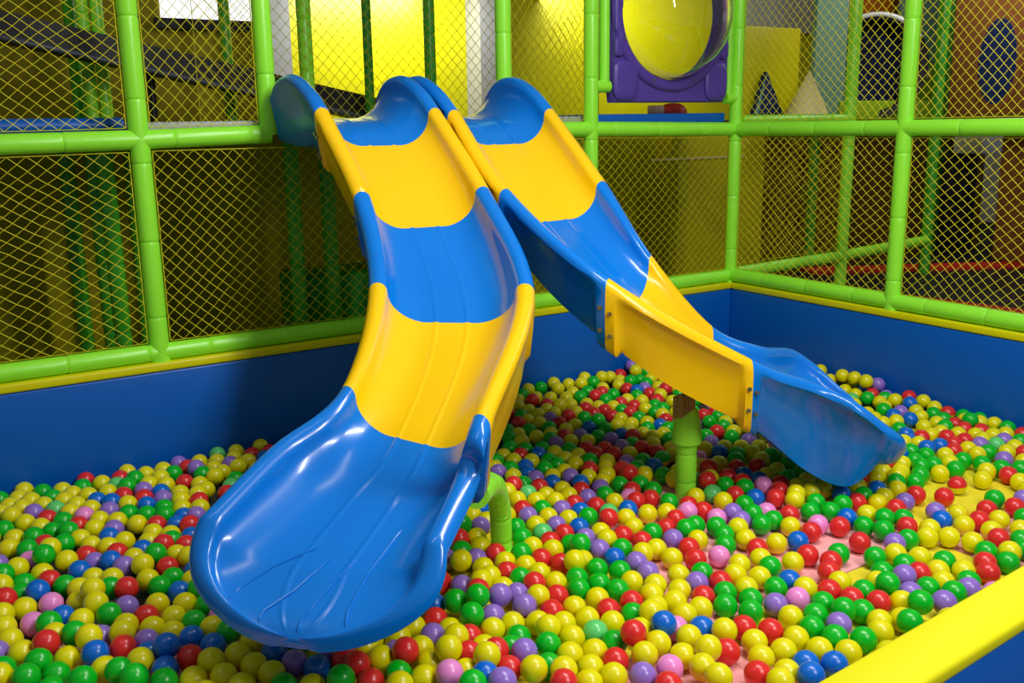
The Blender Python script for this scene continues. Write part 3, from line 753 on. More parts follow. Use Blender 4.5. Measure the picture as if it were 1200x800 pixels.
LABELS = """
yellow ball at the bottom edge, red left of it, green on its right
yellow ball right of the scoop, purple left of it, pink in front
red ball right of the scoop, purple left of it, yellow behind
blue ball under the scoop, left side, blue in front
red ball at the bottom centre, green left of it, green behind
pink ball right of the scoop, yellow left of it, yellow behind
purple ball under the scoop lip, blue left of it, green behind
yellow ball at the bottom edge, red left of it, blue in front
yellow ball at the bottom centre, red left of it, red behind
yellow ball under the scoop lip, yellow behind, purple on its right
blue ball along the yellow bumper, yellow left of it, green behind
blue ball along the yellow bumper, yellow left of it, blue behind
green ball right of the scoop, green left of it, green behind
yellow ball at the bottom centre, yellow left of it, red on its right
green ball at the bottom centre, red left of it, green behind
red ball in the bottom left corner, yellow left of it, green behind
yellow ball under the scoop, left side, blue behind
blue ball under the scoop lip, purple left of it, green behind
blue ball at the bottom centre, yellow left of it, pink on its right
yellow ball at the bottom centre, yellow behind, yellow on its right, nearer one
red ball along the yellow bumper, yellow behind, yellow on its right, nearer one
purple ball at the bottom centre, yellow left of it, yellow behind
yellow ball at the bottom centre, blue left of it, green behind
yellow ball at the bottom centre, yellow left of it, red behind, nearer one
green ball along the yellow bumper, purple left of it, green behind
green ball along the yellow bumper, yellow behind, yellow on its right, nearer one
blue ball in the bottom left corner, yellow left of it, purple behind
yellow ball under the scoop lip, blue left of it, green behind
yellow ball along the yellow bumper, yellow left of it, blue on its right
red ball under the scoop, left side, green in front
yellow ball under the scoop lip, yellow behind, yellow in front
green ball at the bottom edge, purple left of it, yellow behind
yellow ball at the bottom centre, yellow left of it, purple on its right
yellow ball in the bottom left corner, red left of it, blue on its right
red ball under the scoop lip, red left of it, yellow behind
red ball at the bottom centre, yellow left of it, yellow behind, yellow on its right
green ball along the yellow bumper, yellow left of it, yellow behind, nearer one
green ball under the scoop, left side, green left of it, yellow behind
yellow ball before the right slide exit, purple left of it, pink behind
green ball right of the scoop, blue left of it, purple behind
green ball in the bottom left corner, green left, green behind, green right, nearer one
purple ball beside the bent lime post, red left of it, yellow behind
pink ball at the bottom centre, purple left of it, yellow behind
purple ball at the bottom edge, green left of it, green behind
green ball in the bottom left corner, yellow left of it, green behind
red ball before the right slide exit, yellow left of it, purple behind
red ball under the scoop, left side, blue left of it
green ball on the bare pink mat, yellow left of it, purple on its right
yellow ball at the bottom centre, yellow left of it, pink on its right
green ball in the bottom left corner, yellow left of it, red behind
green ball under the scoop lip, blue left of it, red behind
green ball right of the scoop, purple left of it, red behind
yellow ball along the yellow bumper, blue left of it, green behind
yellow ball at the bottom edge, purple behind, yellow in front
purple ball at the bottom edge, purple left of it, purple behind
purple ball before the right slide exit, green left of it, yellow on its right
blue ball under the scoop, left side, green behind
yellow ball before the right slide exit, red left of it, green on its right
yellow ball in the bottom left corner, green left of it, green in front
yellow ball in the bottom left corner, green left of it, purple on its right
yellow ball under the scoop, left side, green in front
yellow ball right of the middle, red left of it, red behind
yellow ball right of the middle, yellow behind, red in front
yellow ball along the yellow bumper, yellow behind, yellow on its right
yellow ball at the bottom centre, pink left of it, blue on its right
green ball under the scoop, left side, red behind
yellow ball under the scoop lip, yellow left of it, blue behind
yellow ball beside the bent lime post, purple left of it, green behind
yellow ball at the bottom edge, red behind, green in front
green ball along the yellow bumper, red left of it, yellow behind
green ball right of the middle, green left of it, green behind
pink ball before the right slide exit, purple left of it, yellow behind
yellow ball under the scoop lip, yellow behind, yellow on its right, nearer one
green ball before the right slide exit, yellow left of it, green behind
red ball left of the scoop, green left of it, purple behind
yellow ball at the bottom edge, green left of it, mint on its right
red ball along the yellow bumper, green left of it, red behind
green ball in the bottom left corner, green left of it, green in front
green ball in the bottom left corner, green left of it, yellow on its right
purple ball along the yellow bumper, green left of it, purple on its right
green ball along the yellow bumper, yellow left of it, purple behind
yellow ball along the yellow bumper, yellow left of it, green behind
pink ball right of the middle, red left of it, green behind
yellow ball at the bottom centre, pink left of it, yellow on its right
mint green ball at the bottom edge, yellow left of it, yellow behind
blue ball left of the scoop, green left of it, red on its right
yellow ball at the bottom edge, green left, yellow right, yellow front
red ball at the bottom centre, yellow left of it, green behind, yellow on its right
yellow ball left of the scoop, red left of it, pink on its right
green ball along the yellow bumper, green left of it, red behind
green ball in the bottom left corner, yellow left of it, yellow behind
yellow ball left of the scoop, yellow left, green right, yellow front, nearest
yellow ball right of the scoop, yellow left of it, yellow behind
purple ball at the bottom edge, blue left of it, red behind
yellow ball under the scoop, left side, purple left of it
blue ball under the scoop, left side, green on its right
yellow ball in the middle, red left of it, green behind
yellow ball on the bare pink mat, green left of it, blue behind
green ball left of the scoop, pink left of it, yellow behind
red ball on the bare pink mat, green left of it, green behind
red ball along the yellow bumper, green left of it, yellow behind
yellow ball on the bare yellow mat, yellow left of it, blue behind
green ball before the right slide exit, green left of it, red behind
yellow ball right of the middle, yellow left of it, red on its right
yellow ball under the scoop, left side, green left of it, red behind
green ball in the middle, red left of it, green behind
yellow ball on the bare pink mat, red left of it, yellow behind
yellow ball left of the scoop, yellow left, green right, yellow front, fourth nearest
yellow ball at the bottom edge, yellow left of it, mint behind
yellow ball at the bottom edge, yellow left of it, yellow behind, yellow on its right
yellow ball at the bottom centre, green left of it, blue on its right
pink ball left of the scoop, blue left of it, green behind
green ball on the bare pink mat, yellow left of it, blue on its right
pink ball in the bottom left corner, yellow left of it, yellow behind
yellow ball at the bottom edge, yellow left of it, red on its right
yellow ball at the bottom centre, mint left of it, red behind
red ball on the bare pink mat, pink left of it, blue behind
green ball left of the scoop, yellow left of it, red behind
green ball in the middle, green left of it, red in front
yellow ball at the bottom centre, green left of it, green behind
green ball on the bare pink mat, purple left of it, pink behind
yellow ball on the bare yellow mat, green left of it, yellow behind
yellow ball left of the scoop, purple left of it, green behind
yellow ball along the yellow bumper, yellow behind, blue on its right, nearer one
green ball at the bottom centre, yellow left of it, yellow behind
yellow ball at the bottom edge, green left of it, red in front
yellow ball at the bottom centre, blue left of it, yellow behind
red ball at the bottom centre, green behind, red on its right
green ball on the bare pink mat, red left of it, green behind
yellow ball in the bottom left corner, green left of it, blue behind
yellow ball in the middle, red on its right, red in front
red ball on the bare pink mat, yellow left of it, blue behind
yellow ball left of the scoop, yellow left of it, green behind
yellow ball left of the scoop, yellow left, green right, yellow front, second nearest
green ball under the scoop, left side, blue behind
blue ball under the scoop lip, yellow left of it, purple on its right
red ball under the scoop lip, green left of it, red behind
yellow ball at the bottom centre, yellow left of it, green on its right
purple ball along the yellow bumper, green left of it, green in front
blue ball under the scoop, left side, blue behind
purple ball right of the scoop, yellow left of it, red behind
yellow ball in the middle, green left of it, purple behind
green ball before the right slide exit, pink left of it, green behind
yellow ball on the bare yellow mat, yellow left of it, red in front
yellow ball left of the scoop, yellow left, green right, yellow front, third nearest
purple ball left of the scoop, green left of it, red behind
blue ball on the bare pink mat, yellow left of it, yellow behind
yellow ball left of the scoop, yellow behind, purple in front
green ball right of the scoop, yellow left of it, yellow on its right
green ball in the middle, green left of it, purple behind
yellow ball on the bare pink mat, yellow left of it, yellow behind
purple ball before the right slide exit, green left of it, red on its right
yellow ball under the scoop, left side, yellow left of it, green on its right
yellow ball at the bottom centre, yellow left of it, yellow behind, yellow in front
green ball on the bare pink mat, green left of it, green behind
yellow ball on the bare yellow mat, yellow left of it, red on its right
yellow ball in the bottom left corner, purple left of it, yellow behind
yellow ball beside the straight lime post, yellow left of it, red behind
yellow ball right of the scoop, red left of it, yellow behind
yellow ball at the bottom edge, red left of it, green behind
red ball at the bottom edge, yellow behind, yellow on its right
green ball in the middle, yellow left of it, purple behind
red ball right of the scoop, yellow left of it, blue behind
green ball on the bare pink mat, yellow left of it, red behind
green ball along the yellow bumper, yellow left of it, purple on its right
green ball left of the scoop, red left of it, blue behind
green ball under the scoop, left side, blue in front
green ball in the middle, green left of it, blue behind
yellow ball right of the scoop, purple left of it, yellow in front
yellow ball before the left wall, yellow left of it, green behind, green on its right
green ball in the bottom left corner, pink left of it, pink behind
yellow ball in the bottom left corner, blue left of it, yellow behind
red ball before the right slide exit, yellow left of it, red behind
purple ball right of the middle, yellow left of it, red behind
yellow ball right of the middle, yellow left, purple right, yellow front, farther back
red ball on the bare pink mat, red left of it, red behind
red ball on the bare yellow mat, yellow left of it, green on its right
red ball right of the middle, yellow left of it, red behind
red ball on the bare pink mat, blue left of it, pink behind
yellow ball under the scoop, left side, purple in front
green ball under the scoop lip, yellow left of it, purple behind
red ball at the bottom edge, blue left of it, green behind
green ball before the right slide exit, yellow left of it, red behind
green ball on the bare pink mat, blue left of it, yellow behind
purple ball left of the scoop, blue left of it, red behind
green ball right of the scoop, pink left of it, yellow behind
yellow ball right of the middle, green left of it, red on its right
yellow ball on the bare pink mat, green left of it, red behind
green ball along the yellow bumper, purple left of it, red behind
red ball in the middle, red left of it, mint behind
yellow ball along the yellow bumper, red left of it, purple behind
yellow ball under the scoop, left side, green left of it, green behind
yellow ball at the bottom edge, yellow left of it, purple behind
yellow ball on the bare pink mat, blue left of it, pink in front
green ball left of the scoop, blue left of it, red behind
yellow ball left of the scoop, red left of it, yellow behind
red ball beside the bent lime post, green left of it, yellow behind
purple ball in the middle, purple left of it, blue on its right
yellow ball at the bottom edge, red left of it, yellow behind, yellow on its right
blue ball at the bottom centre, yellow left of it, yellow on its right
red ball on the bare yellow mat, yellow behind, red on its right
red ball under the scoop, left side, purple left of it, yellow in front
blue ball in the middle, purple left of it, green behind
red ball at the bottom centre, yellow behind, red on its right
red ball at the bottom centre, green left of it, yellow behind
green ball on the bare pink mat, green left of it, blue behind
green ball on the bare yellow mat, purple left of it, red behind
red ball at the bottom edge, yellow left of it, red behind
green ball at the bottom centre, yellow left of it, red behind
purple ball right of the middle, yellow left of it, green behind
yellow ball before the right slide exit, green left of it, purple behind
blue ball left of the scoop, yellow left of it, red behind
yellow ball in the middle, yellow left of it, red behind
yellow ball right of the middle, green left of it, yellow on its right
yellow ball right of the middle, red left, yellow right, yellow front, farther back
yellow ball before the right slide exit, green left of it, red in front
yellow ball right of the middle, yellow left, purple right, yellow front, nearest
blue ball along the yellow bumper, yellow left of it, yellow behind
yellow ball on the bare yellow mat, yellow behind, green in front
blue ball left of the scoop, purple left of it, red behind
purple ball in the middle, purple left of it, yellow on its right
red ball in the middle, red left of it, yellow behind, yellow on its right
red ball right of the middle, yellow left of it, purple behind
red ball before the right slide exit, blue left of it, red behind
green ball in the middle, green left of it, green on its right
red ball in the middle, yellow left of it, red in front
yellow ball right of the middle, red left, yellow right, yellow front, nearest
green ball at the bottom centre, green left of it, yellow behind
yellow ball before the right slide exit, red left of it, red in front
red and yellow ball on the bare yellow mat, red left of it, green behind
yellow ball before the left wall, red left of it, blue on its right
green ball left of the scoop, yellow left of it, red on its right
yellow ball left of the scoop, blue left of it, yellow behind
green ball on the bare pink mat, yellow left of it, green on its right
yellow ball on the bare yellow mat, green left of it, green behind
yellow ball left of the scoop, green left of it, green behind
purple ball under the scoop, left side, red left of it
green ball right of the middle, red left of it, red behind
red ball right of the middle, green left of it, pink behind
yellow ball on the bare pink mat, red left of it, red behind
purple ball along the yellow bumper, green left of it, red on its right
red ball left of the scoop, yellow left of it, green in front
yellow ball at the bottom edge, red behind, yellow in front
green ball beside the straight lime post, red left of it, pink behind
yellow ball along the yellow bumper, green left of it, red on its right
red ball left of the scoop, yellow behind, yellow in front
yellow ball under the scoop, left side, yellow left of it, blue on its right
green ball in the middle, blue left of it, red behind
purple ball in the middle, green left of it, yellow behind
red ball right of the middle, purple left of it, yellow on its right
green ball right of the middle, yellow left of it, pink in front
red ball on the bare yellow mat, yellow left of it, red behind
yellow ball before the left wall, purple behind, yellow on its right
blue ball left of the scoop, green left of it, green behind
red ball beside the bent lime post, yellow left, yellow behind, yellow right, yellow front
yellow ball at the bottom edge, green left of it, purple behind
green ball at the bottom edge, red left of it, yellow behind
yellow ball along the yellow bumper, red left of it, yellow behind, yellow in front
yellow ball on the bare pink mat, yellow left of it, red behind
yellow ball on the bare yellow mat, red left of it, red on its right
red ball on the bare yellow mat, yellow left of it, purple on its right
yellow ball under the scoop, left side, green left, yellow right, yellow front, nearer one
purple ball at the bottom edge, green left of it, purple behind
blue ball on the bare pink mat, green left of it, yellow behind
red ball along the yellow bumper, purple left of it, yellow behind
green ball beside the bent lime post, yellow left of it, green behind
purple ball right of the scoop, red left of it, yellow behind
yellow ball under the scoop lip, red left of it, green behind
blue ball on the bare yellow mat, yellow left of it, purple behind
yellow ball beside the straight lime post, mint left of it, green behind
red ball left of the scoop, blue left of it, yellow behind
red ball before the right slide exit, red left of it, yellow behind
red ball on the bare yellow mat, green left of it, green behind
blue ball in the bottom left corner, green left of it, pink behind
yellow ball in the middle, green left of it, red behind
yellow ball right of the middle, yellow left of it, green behind
yellow ball right of the scoop, red left of it, purple behind
green ball before the right slide exit, red left of it, green in front
red ball beside the straight lime post, red behind, yellow on its right
pink ball before the right slide exit, blue left of it, yellow behind
yellow ball along the yellow bumper, green left of it, red behind
yellow ball before the left wall, yellow left of it, yellow behind, green in front
yellow ball before the left wall, blue left of it, purple behind
green ball right of the middle, green left of it, pink behind
yellow ball before the right slide exit, green left of it, blue behind
green ball on the bare yellow mat, green behind, red in front, nearer one
green ball before the left wall, yellow left of it, green behind
green ball left of the scoop, green left of it, red behind
green ball right of the middle, red left of it, yellow behind
red ball right of the scoop, yellow left of it, red behind
green ball on the bare pink mat, red behind, red on its right
red ball on the bare yellow mat, purple left of it, green behind
yellow ball right of the middle, red left of it, green behind
green ball along the yellow bumper, yellow behind, yellow in front
yellow ball along the yellow bumper, green left of it, purple in front
green ball on the bare yellow mat, yellow behind, red on its right
red ball on the bare yellow mat, green left of it, purple behind
red ball beside the bent lime post, yellow left, yellow right, yellow front, nearer one
green ball on the bare pink mat, yellow left of it, yellow behind
green ball along the yellow bumper, yellow left of it, red behind
"""
REST = """
375,4636,63y 272,4603,54g 343,4560,56y 384,4487,61y 300,4489,55y 340,4416,61y 424,4414,55y 444,4590,54g 469,4491,54g 521,4560,54y 552,4483,54y 507,4413,57y 544,4338,54y
604,4548,55g 687,4552,54y 770,4566,54r 738,4483,54m 769,4407,69g 605,4418,57y 688,4414,54y 627,4338,54b 675,4271,59b 736,4332,55r 648,4184,56p 589,4256,54y 460,4335,54m
506,4264,54y 549,4183,57k 594,4106,54y 653,4048,55y 376,4341,58p 416,4245,54r 466,4179,55g 511,4097,54r 624,3970,54p 257,4418,56y 250,4229,54g 379,4166,54y 1048,4613,54p
1067,4532,54r 1089,4454,72p 1137,4576,54y 994,4491,54g 1095,4371,64g 964,4570,54y 882,4557,54y 822,4499,63g 924,4448,62y 859,4396,60y 922,4341,60y 820,4323,63p 1005,4340,54r
1054,4273,54y 1210,4535,54y 1296,4535,54y 1253,4464,54p 1170,4448,54y 1186,4359,57y 1266,4382,62y 882,4268,57b 803,4241,59r 871,4185,57p 951,4214,54y 927,4104,66y 1006,4128,66y
989,4047,66r 1060,4191,54y 910,4023,57y 728,4206,59y 794,4153,56b 711,4108,54g 771,4049,54g 849,4079,54g 832,3994,57g 893,3937,54b 847,3868,54b 971,3966,65y 928,3865,75p
883,3795,72r 779,3916,54r 413,4090,54g 463,4025,68g 493,3949,54y 591,3894,57b 517,3855,55y 566,3776,65y 583,3695,68r 484,3769,54r 500,3687,54p 340,4052,65g 275,4103,54y
302,3923,69g 372,3842,89y 367,3974,54r 192,3881,54p 297,3841,54k 196,3712,82g 322,3698,54y 471,3551,54y 523,3481,67y 181,3623,81y 255,3649,54g 237,3567,54g 410,3470,65y
747,3839,54y 714,3762,54y 800,3775,56y 785,3694,67g 739,3628,88r 864,3716,54b 819,3618,66r 674,3690,58b 767,3553,65y 793,3476,81y 628,3620,63y 792,3397,54b 764,3318,58y
757,3204,78g 753,3097,63g 161,3406,72y 157,3323,64y 119,3171,58p 412,3090,55p 492,3111,63y 287,3162,71y 126,3064,54g 110,2985,78y 514,2901,54b 775,3017,54k 808,2794,54y
991,2586,54p 998,2505,72r 1078,2527,71y 867,2440,54y 799,2490,55g 1129,2591,54y 3103,4636,81y 3194,4636,78g 3289,4636,90y 3264,4558,78y 3401,4636,65y 3447,4568,79y 3524,4636,86y
3529,4554,76g 3644,4618,77y 3724,4634,61y 3535,4469,54y 3314,4401,54g 3419,4466,54g 3399,4367,54r 3394,4261,54g 3499,4322,54g 3332,4500,54y 3234,4431,54y 3159,4485,54y
3031,4486,63r 2968,4541,60y 2906,4443,54y 2913,4348,54y 3006,4303,54y 3088,4292,68y 3170,4300,54y 2784,4358,55r 2725,4171,60r 2823,4431,62y 2827,4116,55y 2918,4056,54r
3030,4132,56r 2961,3979,54y 3082,4055,54g 3252,4257,54y 3192,4190,55r 3172,4086,54r 3274,4176,54y 3255,4095,55r 3120,3980,54g 3056,3843,54g 3221,3986,54r 3033,4592,69g
3095,4539,54y 2555,3995,57g 2631,4028,54y 2576,3914,58y 2712,4049,54g 2683,3938,54y 2773,3935,54y 2722,3862,55g 2805,3859,57r 2880,3822,54p 2784,3778,55y 2857,3731,54y
3107,4165,54y 2966,3677,58p 2945,3757,54g 2804,4196,54y 2619,4113,54g 3901,4636,110p 3871,4560,96y 3807,4636,61r 3999,4636,74y 3962,4562,67g 3659,4468,54y 3646,4372,54r
3742,4457,70g 3824,4465,61g 3809,4383,61g 3907,4456,57y 3988,4477,54r 3951,4377,54y 3812,4213,66r 3652,4290,62b 3597,4223,54g 3689,4215,54r 3825,4294,54y 3700,4133,64y
3633,4085,54r 3497,4191,54y 3421,4157,55r 3550,4121,54y 3341,4126,54y 3446,4067,54r 3329,3961,63r 3336,4043,54g 3458,3985,54y 3549,4009,54g 3455,3901,54g 3534,3927,59g
3439,3821,66y 3214,3904,62y 3221,3821,54y 3320,3878,55g 3304,3791,54y 3140,3842,56y 3325,3710,55b 3398,3749,62r 3060,3709,54b 3066,3627,70r 3162,3658,54y 3154,3572,62y
3237,3585,59y 3640,3711,54r 3725,3712,54r 3674,3635,58g 3495,3463,54r 3649,3555,54y 3307,3629,63g 3207,3507,57g 3579,3604,54g 3583,3505,55g 2695,3784,60p 2481,3878,54g
2528,3808,54g 2463,3755,54r 2604,3773,54g 2542,3716,54b 2620,3686,54y 2705,3680,54g 2388,3793,54y 2394,3710,54y 2318,3745,55g 2459,3653,54y 2531,3611,54g 2520,3529,61g
2439,3512,62g 2609,3581,54y 2603,3498,57y 2691,3589,54y 2391,3605,54b 2353,3527,54b 2309,3606,61g 2260,3508,65y 2188,3395,78r 2261,3425,54g 2267,3678,54y 2229,3585,69p
2342,3445,57p 2293,3345,59r 2214,3319,55m 2375,3360,55b 2423,3428,54y 2480,3368,61p 2366,3273,54y 2342,3194,57y 2504,3447,54y 2474,3285,57b 2427,3216,55r 2269,3257,54y
2192,3224,57y 2259,3174,58y 2119,3262,67y 2095,3183,56r 2069,3104,61p 2167,3142,54g 2141,3062,54y 2233,3091,54p 2313,3111,54r 2276,3020,59b 2196,2996,54y 2068,3523,54b
2047,3442,54b 1960,3298,54b 1964,3447,54y 1925,3374,54y 1855,3329,58g 2122,3344,78y 1890,3253,57y 2783,3643,54r 2856,3591,54r 2774,3554,54r 2828,3483,63r 2931,3550,61p
2909,3464,54y 3004,3483,60r 3034,3405,54r 3012,3565,54g 3122,3403,54y 2693,3501,54g 2752,3443,54y 2697,3381,54y 2644,3308,54y 2577,3249,54y 2818,3373,54p 2732,3306,61r
2709,3227,75r 2813,3290,54g 2897,3348,54g 2893,3265,55b 2994,3321,54u 2847,3151,54g 2788,3210,54y 2690,3128,54g 2610,3172,54g 2609,3089,55r 2521,2955,71r 2547,3032,54k
2614,2970,54r 2616,3401,57r 2553,3328,54y 2516,3192,54p 2481,3116,55g 2399,3133,54p 2372,3038,54r 2464,3030,54y 2371,2952,54m 2447,2919,62b 2388,2860,59y 2653,2896,54g
2571,2817,54y 2696,2823,54r 2620,2746,71k 2787,2876,54y 2539,2729,63r 2840,3068,64y 3076,3333,55y 1769,3127,91g 1848,3118,65p 1793,3056,54y 1694,3131,54y 1712,3052,73r
1679,2977,59g 1762,2979,54y 1695,2895,54p 1600,2952,54p 1676,2814,55y 1769,2810,54y 1813,2739,55y 1496,2811,54r 1584,2675,88y 1730,2737,54r 1652,2641,54y 1532,2611,95r
1657,2559,65p 1418,2755,54g 1973,3048,54g 2052,3022,54y 1808,3262,72y 1910,3172,54y 1752,3202,60b 1609,3035,54r 1531,2907,67g 1926,2860,54y 1734,2654,63g 1817,2656,58y
1649,2723,67y 2117,2970,55p 2030,2942,54m 2097,2889,54r 2009,2861,54r 2058,2794,54g 2182,2904,54b 2141,2808,54p 2223,2818,54y 2193,2741,61y 2360,2779,54y 2276,2743,54r
2302,2660,54r 2196,2653,54g 2009,2653,56y 1971,2788,58y 1901,2543,61g 2104,2356,55y 1396,2675,54b 1269,2581,54y 1196,2542,62y 1152,2472,54p 1355,2491,58y 1380,2413,63r
1384,2330,64y 1379,2252,94r 1266,2129,113b 1261,2232,73y 1451,2281,63g 1498,2146,54g 1850,2139,63y 1961,2096,54k 1724,1868,54r 1996,2232,58y 2702,2740,56r 2698,2657,54k
2576,2655,54g 2462,2699,54r 2596,2514,58g 2792,2660,54p 2745,2570,64p 2827,2583,68g 2678,2520,67y 2616,2361,54r 2462,2304,54y 2303,2332,54g 2909,2584,54k 2869,2511,54g
2965,2512,54r 2983,2381,54k 2753,2130,55r 3130,2357,54b 3226,2334,54y 2836,1972,54g 2754,1933,54y 3308,2223,54g 3374,2304,55r 3069,2090,59p 2952,1964,54g 3307,2103,54y
3476,2190,54p 3527,2124,54y 3484,1953,54y 3668,2086,54r 3709,1951,54g 3585,1895,54y 3494,1841,54g 3347,1800,62y 3203,1808,54r 3006,1866,54y 3018,1755,54g 3429,1789,54g
2778,1817,54p 2994,2999,57y 3162,3113,54y 3259,3305,54y 3350,3265,54y 3278,3224,56b 3495,3357,54g 3401,3445,54g 3266,3104,56g 3329,3158,54g 3419,3218,54y 3409,3136,54y
3528,3271,54p 3369,3038,54y 3287,2989,54r 3312,2892,54y 3065,2957,60r 3146,2940,54b 3150,2857,56b 3068,2873,60r 2989,2899,54g 3016,2809,67g 3278,2800,54g 3200,2771,54r
3230,2877,54y 2873,2860,54m 2936,2789,57r 2987,2720,54b 2898,2696,54g 3117,2704,63r 3224,2692,62y 3129,2622,73y 3305,2710,64y 3211,2610,67y 3069,3138,54y 3044,3062,79r
3388,2711,54y 3453,2653,54y 3383,2605,54g 3317,2533,54b 3301,2617,54y 3219,2450,61g 3616,2683,70y 3799,2801,60g 3882,2797,54p 3774,2722,56k 3697,2689,54g 3935,2861,54y
3767,2641,74r 3692,2606,56y 3610,2574,54y 3533,2612,54r 3452,2558,54y 3381,2470,55g 3488,2483,55b 3301,2442,54r 3442,2413,54y 3551,2429,58y 3616,2480,62g 3851,2616,56y
3761,2560,54y 3687,2523,63y 3464,2327,54p 3935,2690,65b 4018,2688,63g 4134,2727,67y 4252,2793,59r 4244,2875,54b 4170,2801,54b 4058,2758,82y 4093,2655,75b 4016,2605,67g
3934,2607,56g 3881,2539,62g 3800,2486,54g 3702,2442,54g 3856,2718,62y 4169,2321,56g 4151,2406,55g 4128,2486,54g 4123,2575,54y 4047,2502,54y 4288,2562,56y 4243,2487,60y
4370,2552,65p 4326,2482,54g 4441,2510,62m 4533,2526,61p 4567,2602,61y 4648,2584,57y 4506,2659,58y 4457,2592,64y 4397,2649,54r 4299,2645,58r 4208,2586,55r 4345,2714,64r
4220,2668,56b 4335,2796,54y 4446,2717,60y 4499,2450,55y 4390,2426,58y 4292,2382,54p 4605,2484,54g 4715,2535,54r 4458,2378,54r 4340,2312,54y 4235,2270,54g 4077,2181,54y
3963,2529,54g 4756,3848,109y 4675,3707,91y 4698,3637,131y 4756,3693,81b 4703,3554,134y 4756,3607,79y 4682,3457,139y 4756,3516,74b 4756,3430,114p 4684,3411,67r 4756,3371,54p
4686,3327,65g 4605,3385,66g 4641,3493,54y 4665,3587,54y 4668,3247,75y 4607,3301,60y 4557,3235,60y 4756,3222,85r 4679,3161,75b 4756,3130,82y 4560,3134,54p 4483,3020,54b
4566,3013,54y 4742,3050,66y 4664,3004,55g 4487,3190,65g 4394,3041,54y 4538,2898,54y 4431,2901,54y 4288,2946,54g 4739,2967,56t 4756,2886,56g 4681,2829,61y 4604,2754,97g
4756,2795,62g 4756,2711,57y 4739,2630,61g 4593,2830,54r 4529,2738,66r 4590,2682,59r 4500,2824,61g 4419,2795,54y 4682,2746,70y 2600,1722,54y 2004,1269,54y 2088,1265,54b
2179,1254,54g 2334,1270,54y 2428,1262,54p 1889,1325,54g 2137,1348,54y 2386,1344,54g 2538,1332,54g 2644,1347,54g 2809,1333,54y 2894,1336,54g 3052,1342,54p 3137,1326,54y
3220,1347,54r 3304,1348,54y 1754,1406,54y 1843,1399,54p 2008,1410,54y 2258,1421,54g 2498,1412,54y 2586,1406,54y 2766,1414,54p 3010,1417,54g 3098,1420,54y 3427,1406,54g
1709,1481,54r 1883,1489,54g 2049,1483,54b 2384,1493,54p 2551,1482,54m 2635,1483,54b 2882,1475,54b 3207,1475,54g 3299,1480,54g 3461,1484,54b 3544,1484,54y 1578,1546,54g
2008,1561,54y 2096,1560,54r 2253,1546,54y 2587,1559,54y 2670,1558,54g 2839,1554,54g 3017,1561,54y 3171,1556,54b 3340,1565,54r 3509,1562,54y 3599,1546,54y 1460,1622,54y
1543,1635,54r 1625,1617,54b 1707,1637,54p 1796,1623,54m 1887,1637,54y 2389,1617,54y 2723,1634,54y 3720,1629,54r 3804,1630,54b 1333,1690,54g 1594,1708,54b 1758,1707,54r
3344,1691,54y 3432,1693,54g 3594,1692,54b 3842,1704,54y 4009,1704,54y 1288,1774,54g 1372,1773,54g 1467,1762,54y 1704,1774,54y 3549,1764,54y 3645,1769,54p 3895,1776,54g
4133,1767,54b 1179,1848,54g 1429,1836,54y 1588,1835,54y 3768,1850,54y 3931,1854,54r 4098,1846,54m 4184,1836,54m 4341,1841,54y 1039,1910,54y 1287,1911,54r 1390,1913,54m
1535,1909,54y 3873,1927,54y 4146,1919,54y 4391,1921,54g 909,1997,54k 1094,1983,54y 1264,1994,54y 4017,1996,54b 4253,1983,54b 4503,1989,54r 4593,1998,54y 4681,1999,54y 792,2059,54y
964,2064,54g 1050,2071,54g 1201,2053,54r 3896,2062,54p 4125,2063,54y 4304,2053,54k 4393,2059,54y 754,2134,54y 4174,2133,54p 4258,2123,54g 4350,2134,54p 4513,2131,54y 4672,2130,54g
620,2209,54g 708,2216,54r 883,2214,54y 4461,2211,54y 4718,2206,54g 500,2284,54p 760,2285,54g 4516,2288,54r 379,2345,54p 554,2358,54y 701,2353,54g 4631,2349,54y 4725,2356,54g
333,2424,54y 496,2430,54y 210,2483,54g 377,2501,54y 635,2499,54g 74,2574,54k 259,2556,54y 510,2573,54g -33,2647,54m 134,2644,54m 299,2640,54b -175,2721,54g 254,2710,54y
927,2707,54g 1085,2710,54p 1264,2723,54g -118,2795,54y 41,2783,54g 133,2782,54g 1044,2784,54y 1139,2780,54y 3457,2775,54y 3543,2782,54b 3634,2787,54y 3969,2775,54y 913,2855,54r
1001,2860,54y 1093,2860,54g 1177,2862,54r 1260,2849,54y 1411,2859,54g 3520,2866,54y 4101,2860,54y -198,2936,54g -115,2926,54b 967,2937,54y 1307,2923,54k 3645,2938,54r 3806,2935,54y
4629,2919,54g -78,3010,54y 1093,3001,54y 1265,3000,54p 1433,3009,54p 3520,2998,54y 3937,2993,54y 4102,2998,54g -196,3080,54g 37,3076,54g 880,3062,54b 1136,3077,54g 1219,3070,54r
1374,3076,54p 3547,3079,54g 3726,3066,54g 3883,3082,54r 4064,3077,54m 4229,3079,54y -93,3155,54y 838,3149,54r 1001,3147,54y 1505,3141,54r 1591,3140,54y 2933,3143,54y 3599,3154,54k
3927,3154,54b 4341,3139,54y -212,3226,54p 47,3213,54r 1122,3227,54k 1215,3220,54m 1376,3218,54m 1630,3225,54r 3046,3228,54r 3140,3225,54k 3725,3225,54y 4056,3211,54r 4212,3212,54r
4387,3218,54y -88,3298,54y 844,3283,54g 992,3292,54r 1266,3294,54p 1500,3293,54r 1593,3300,54y 1683,3299,54g 3682,3296,54y 3837,3293,54r 3998,3297,54g 4260,3290,54r -196,3355,54g
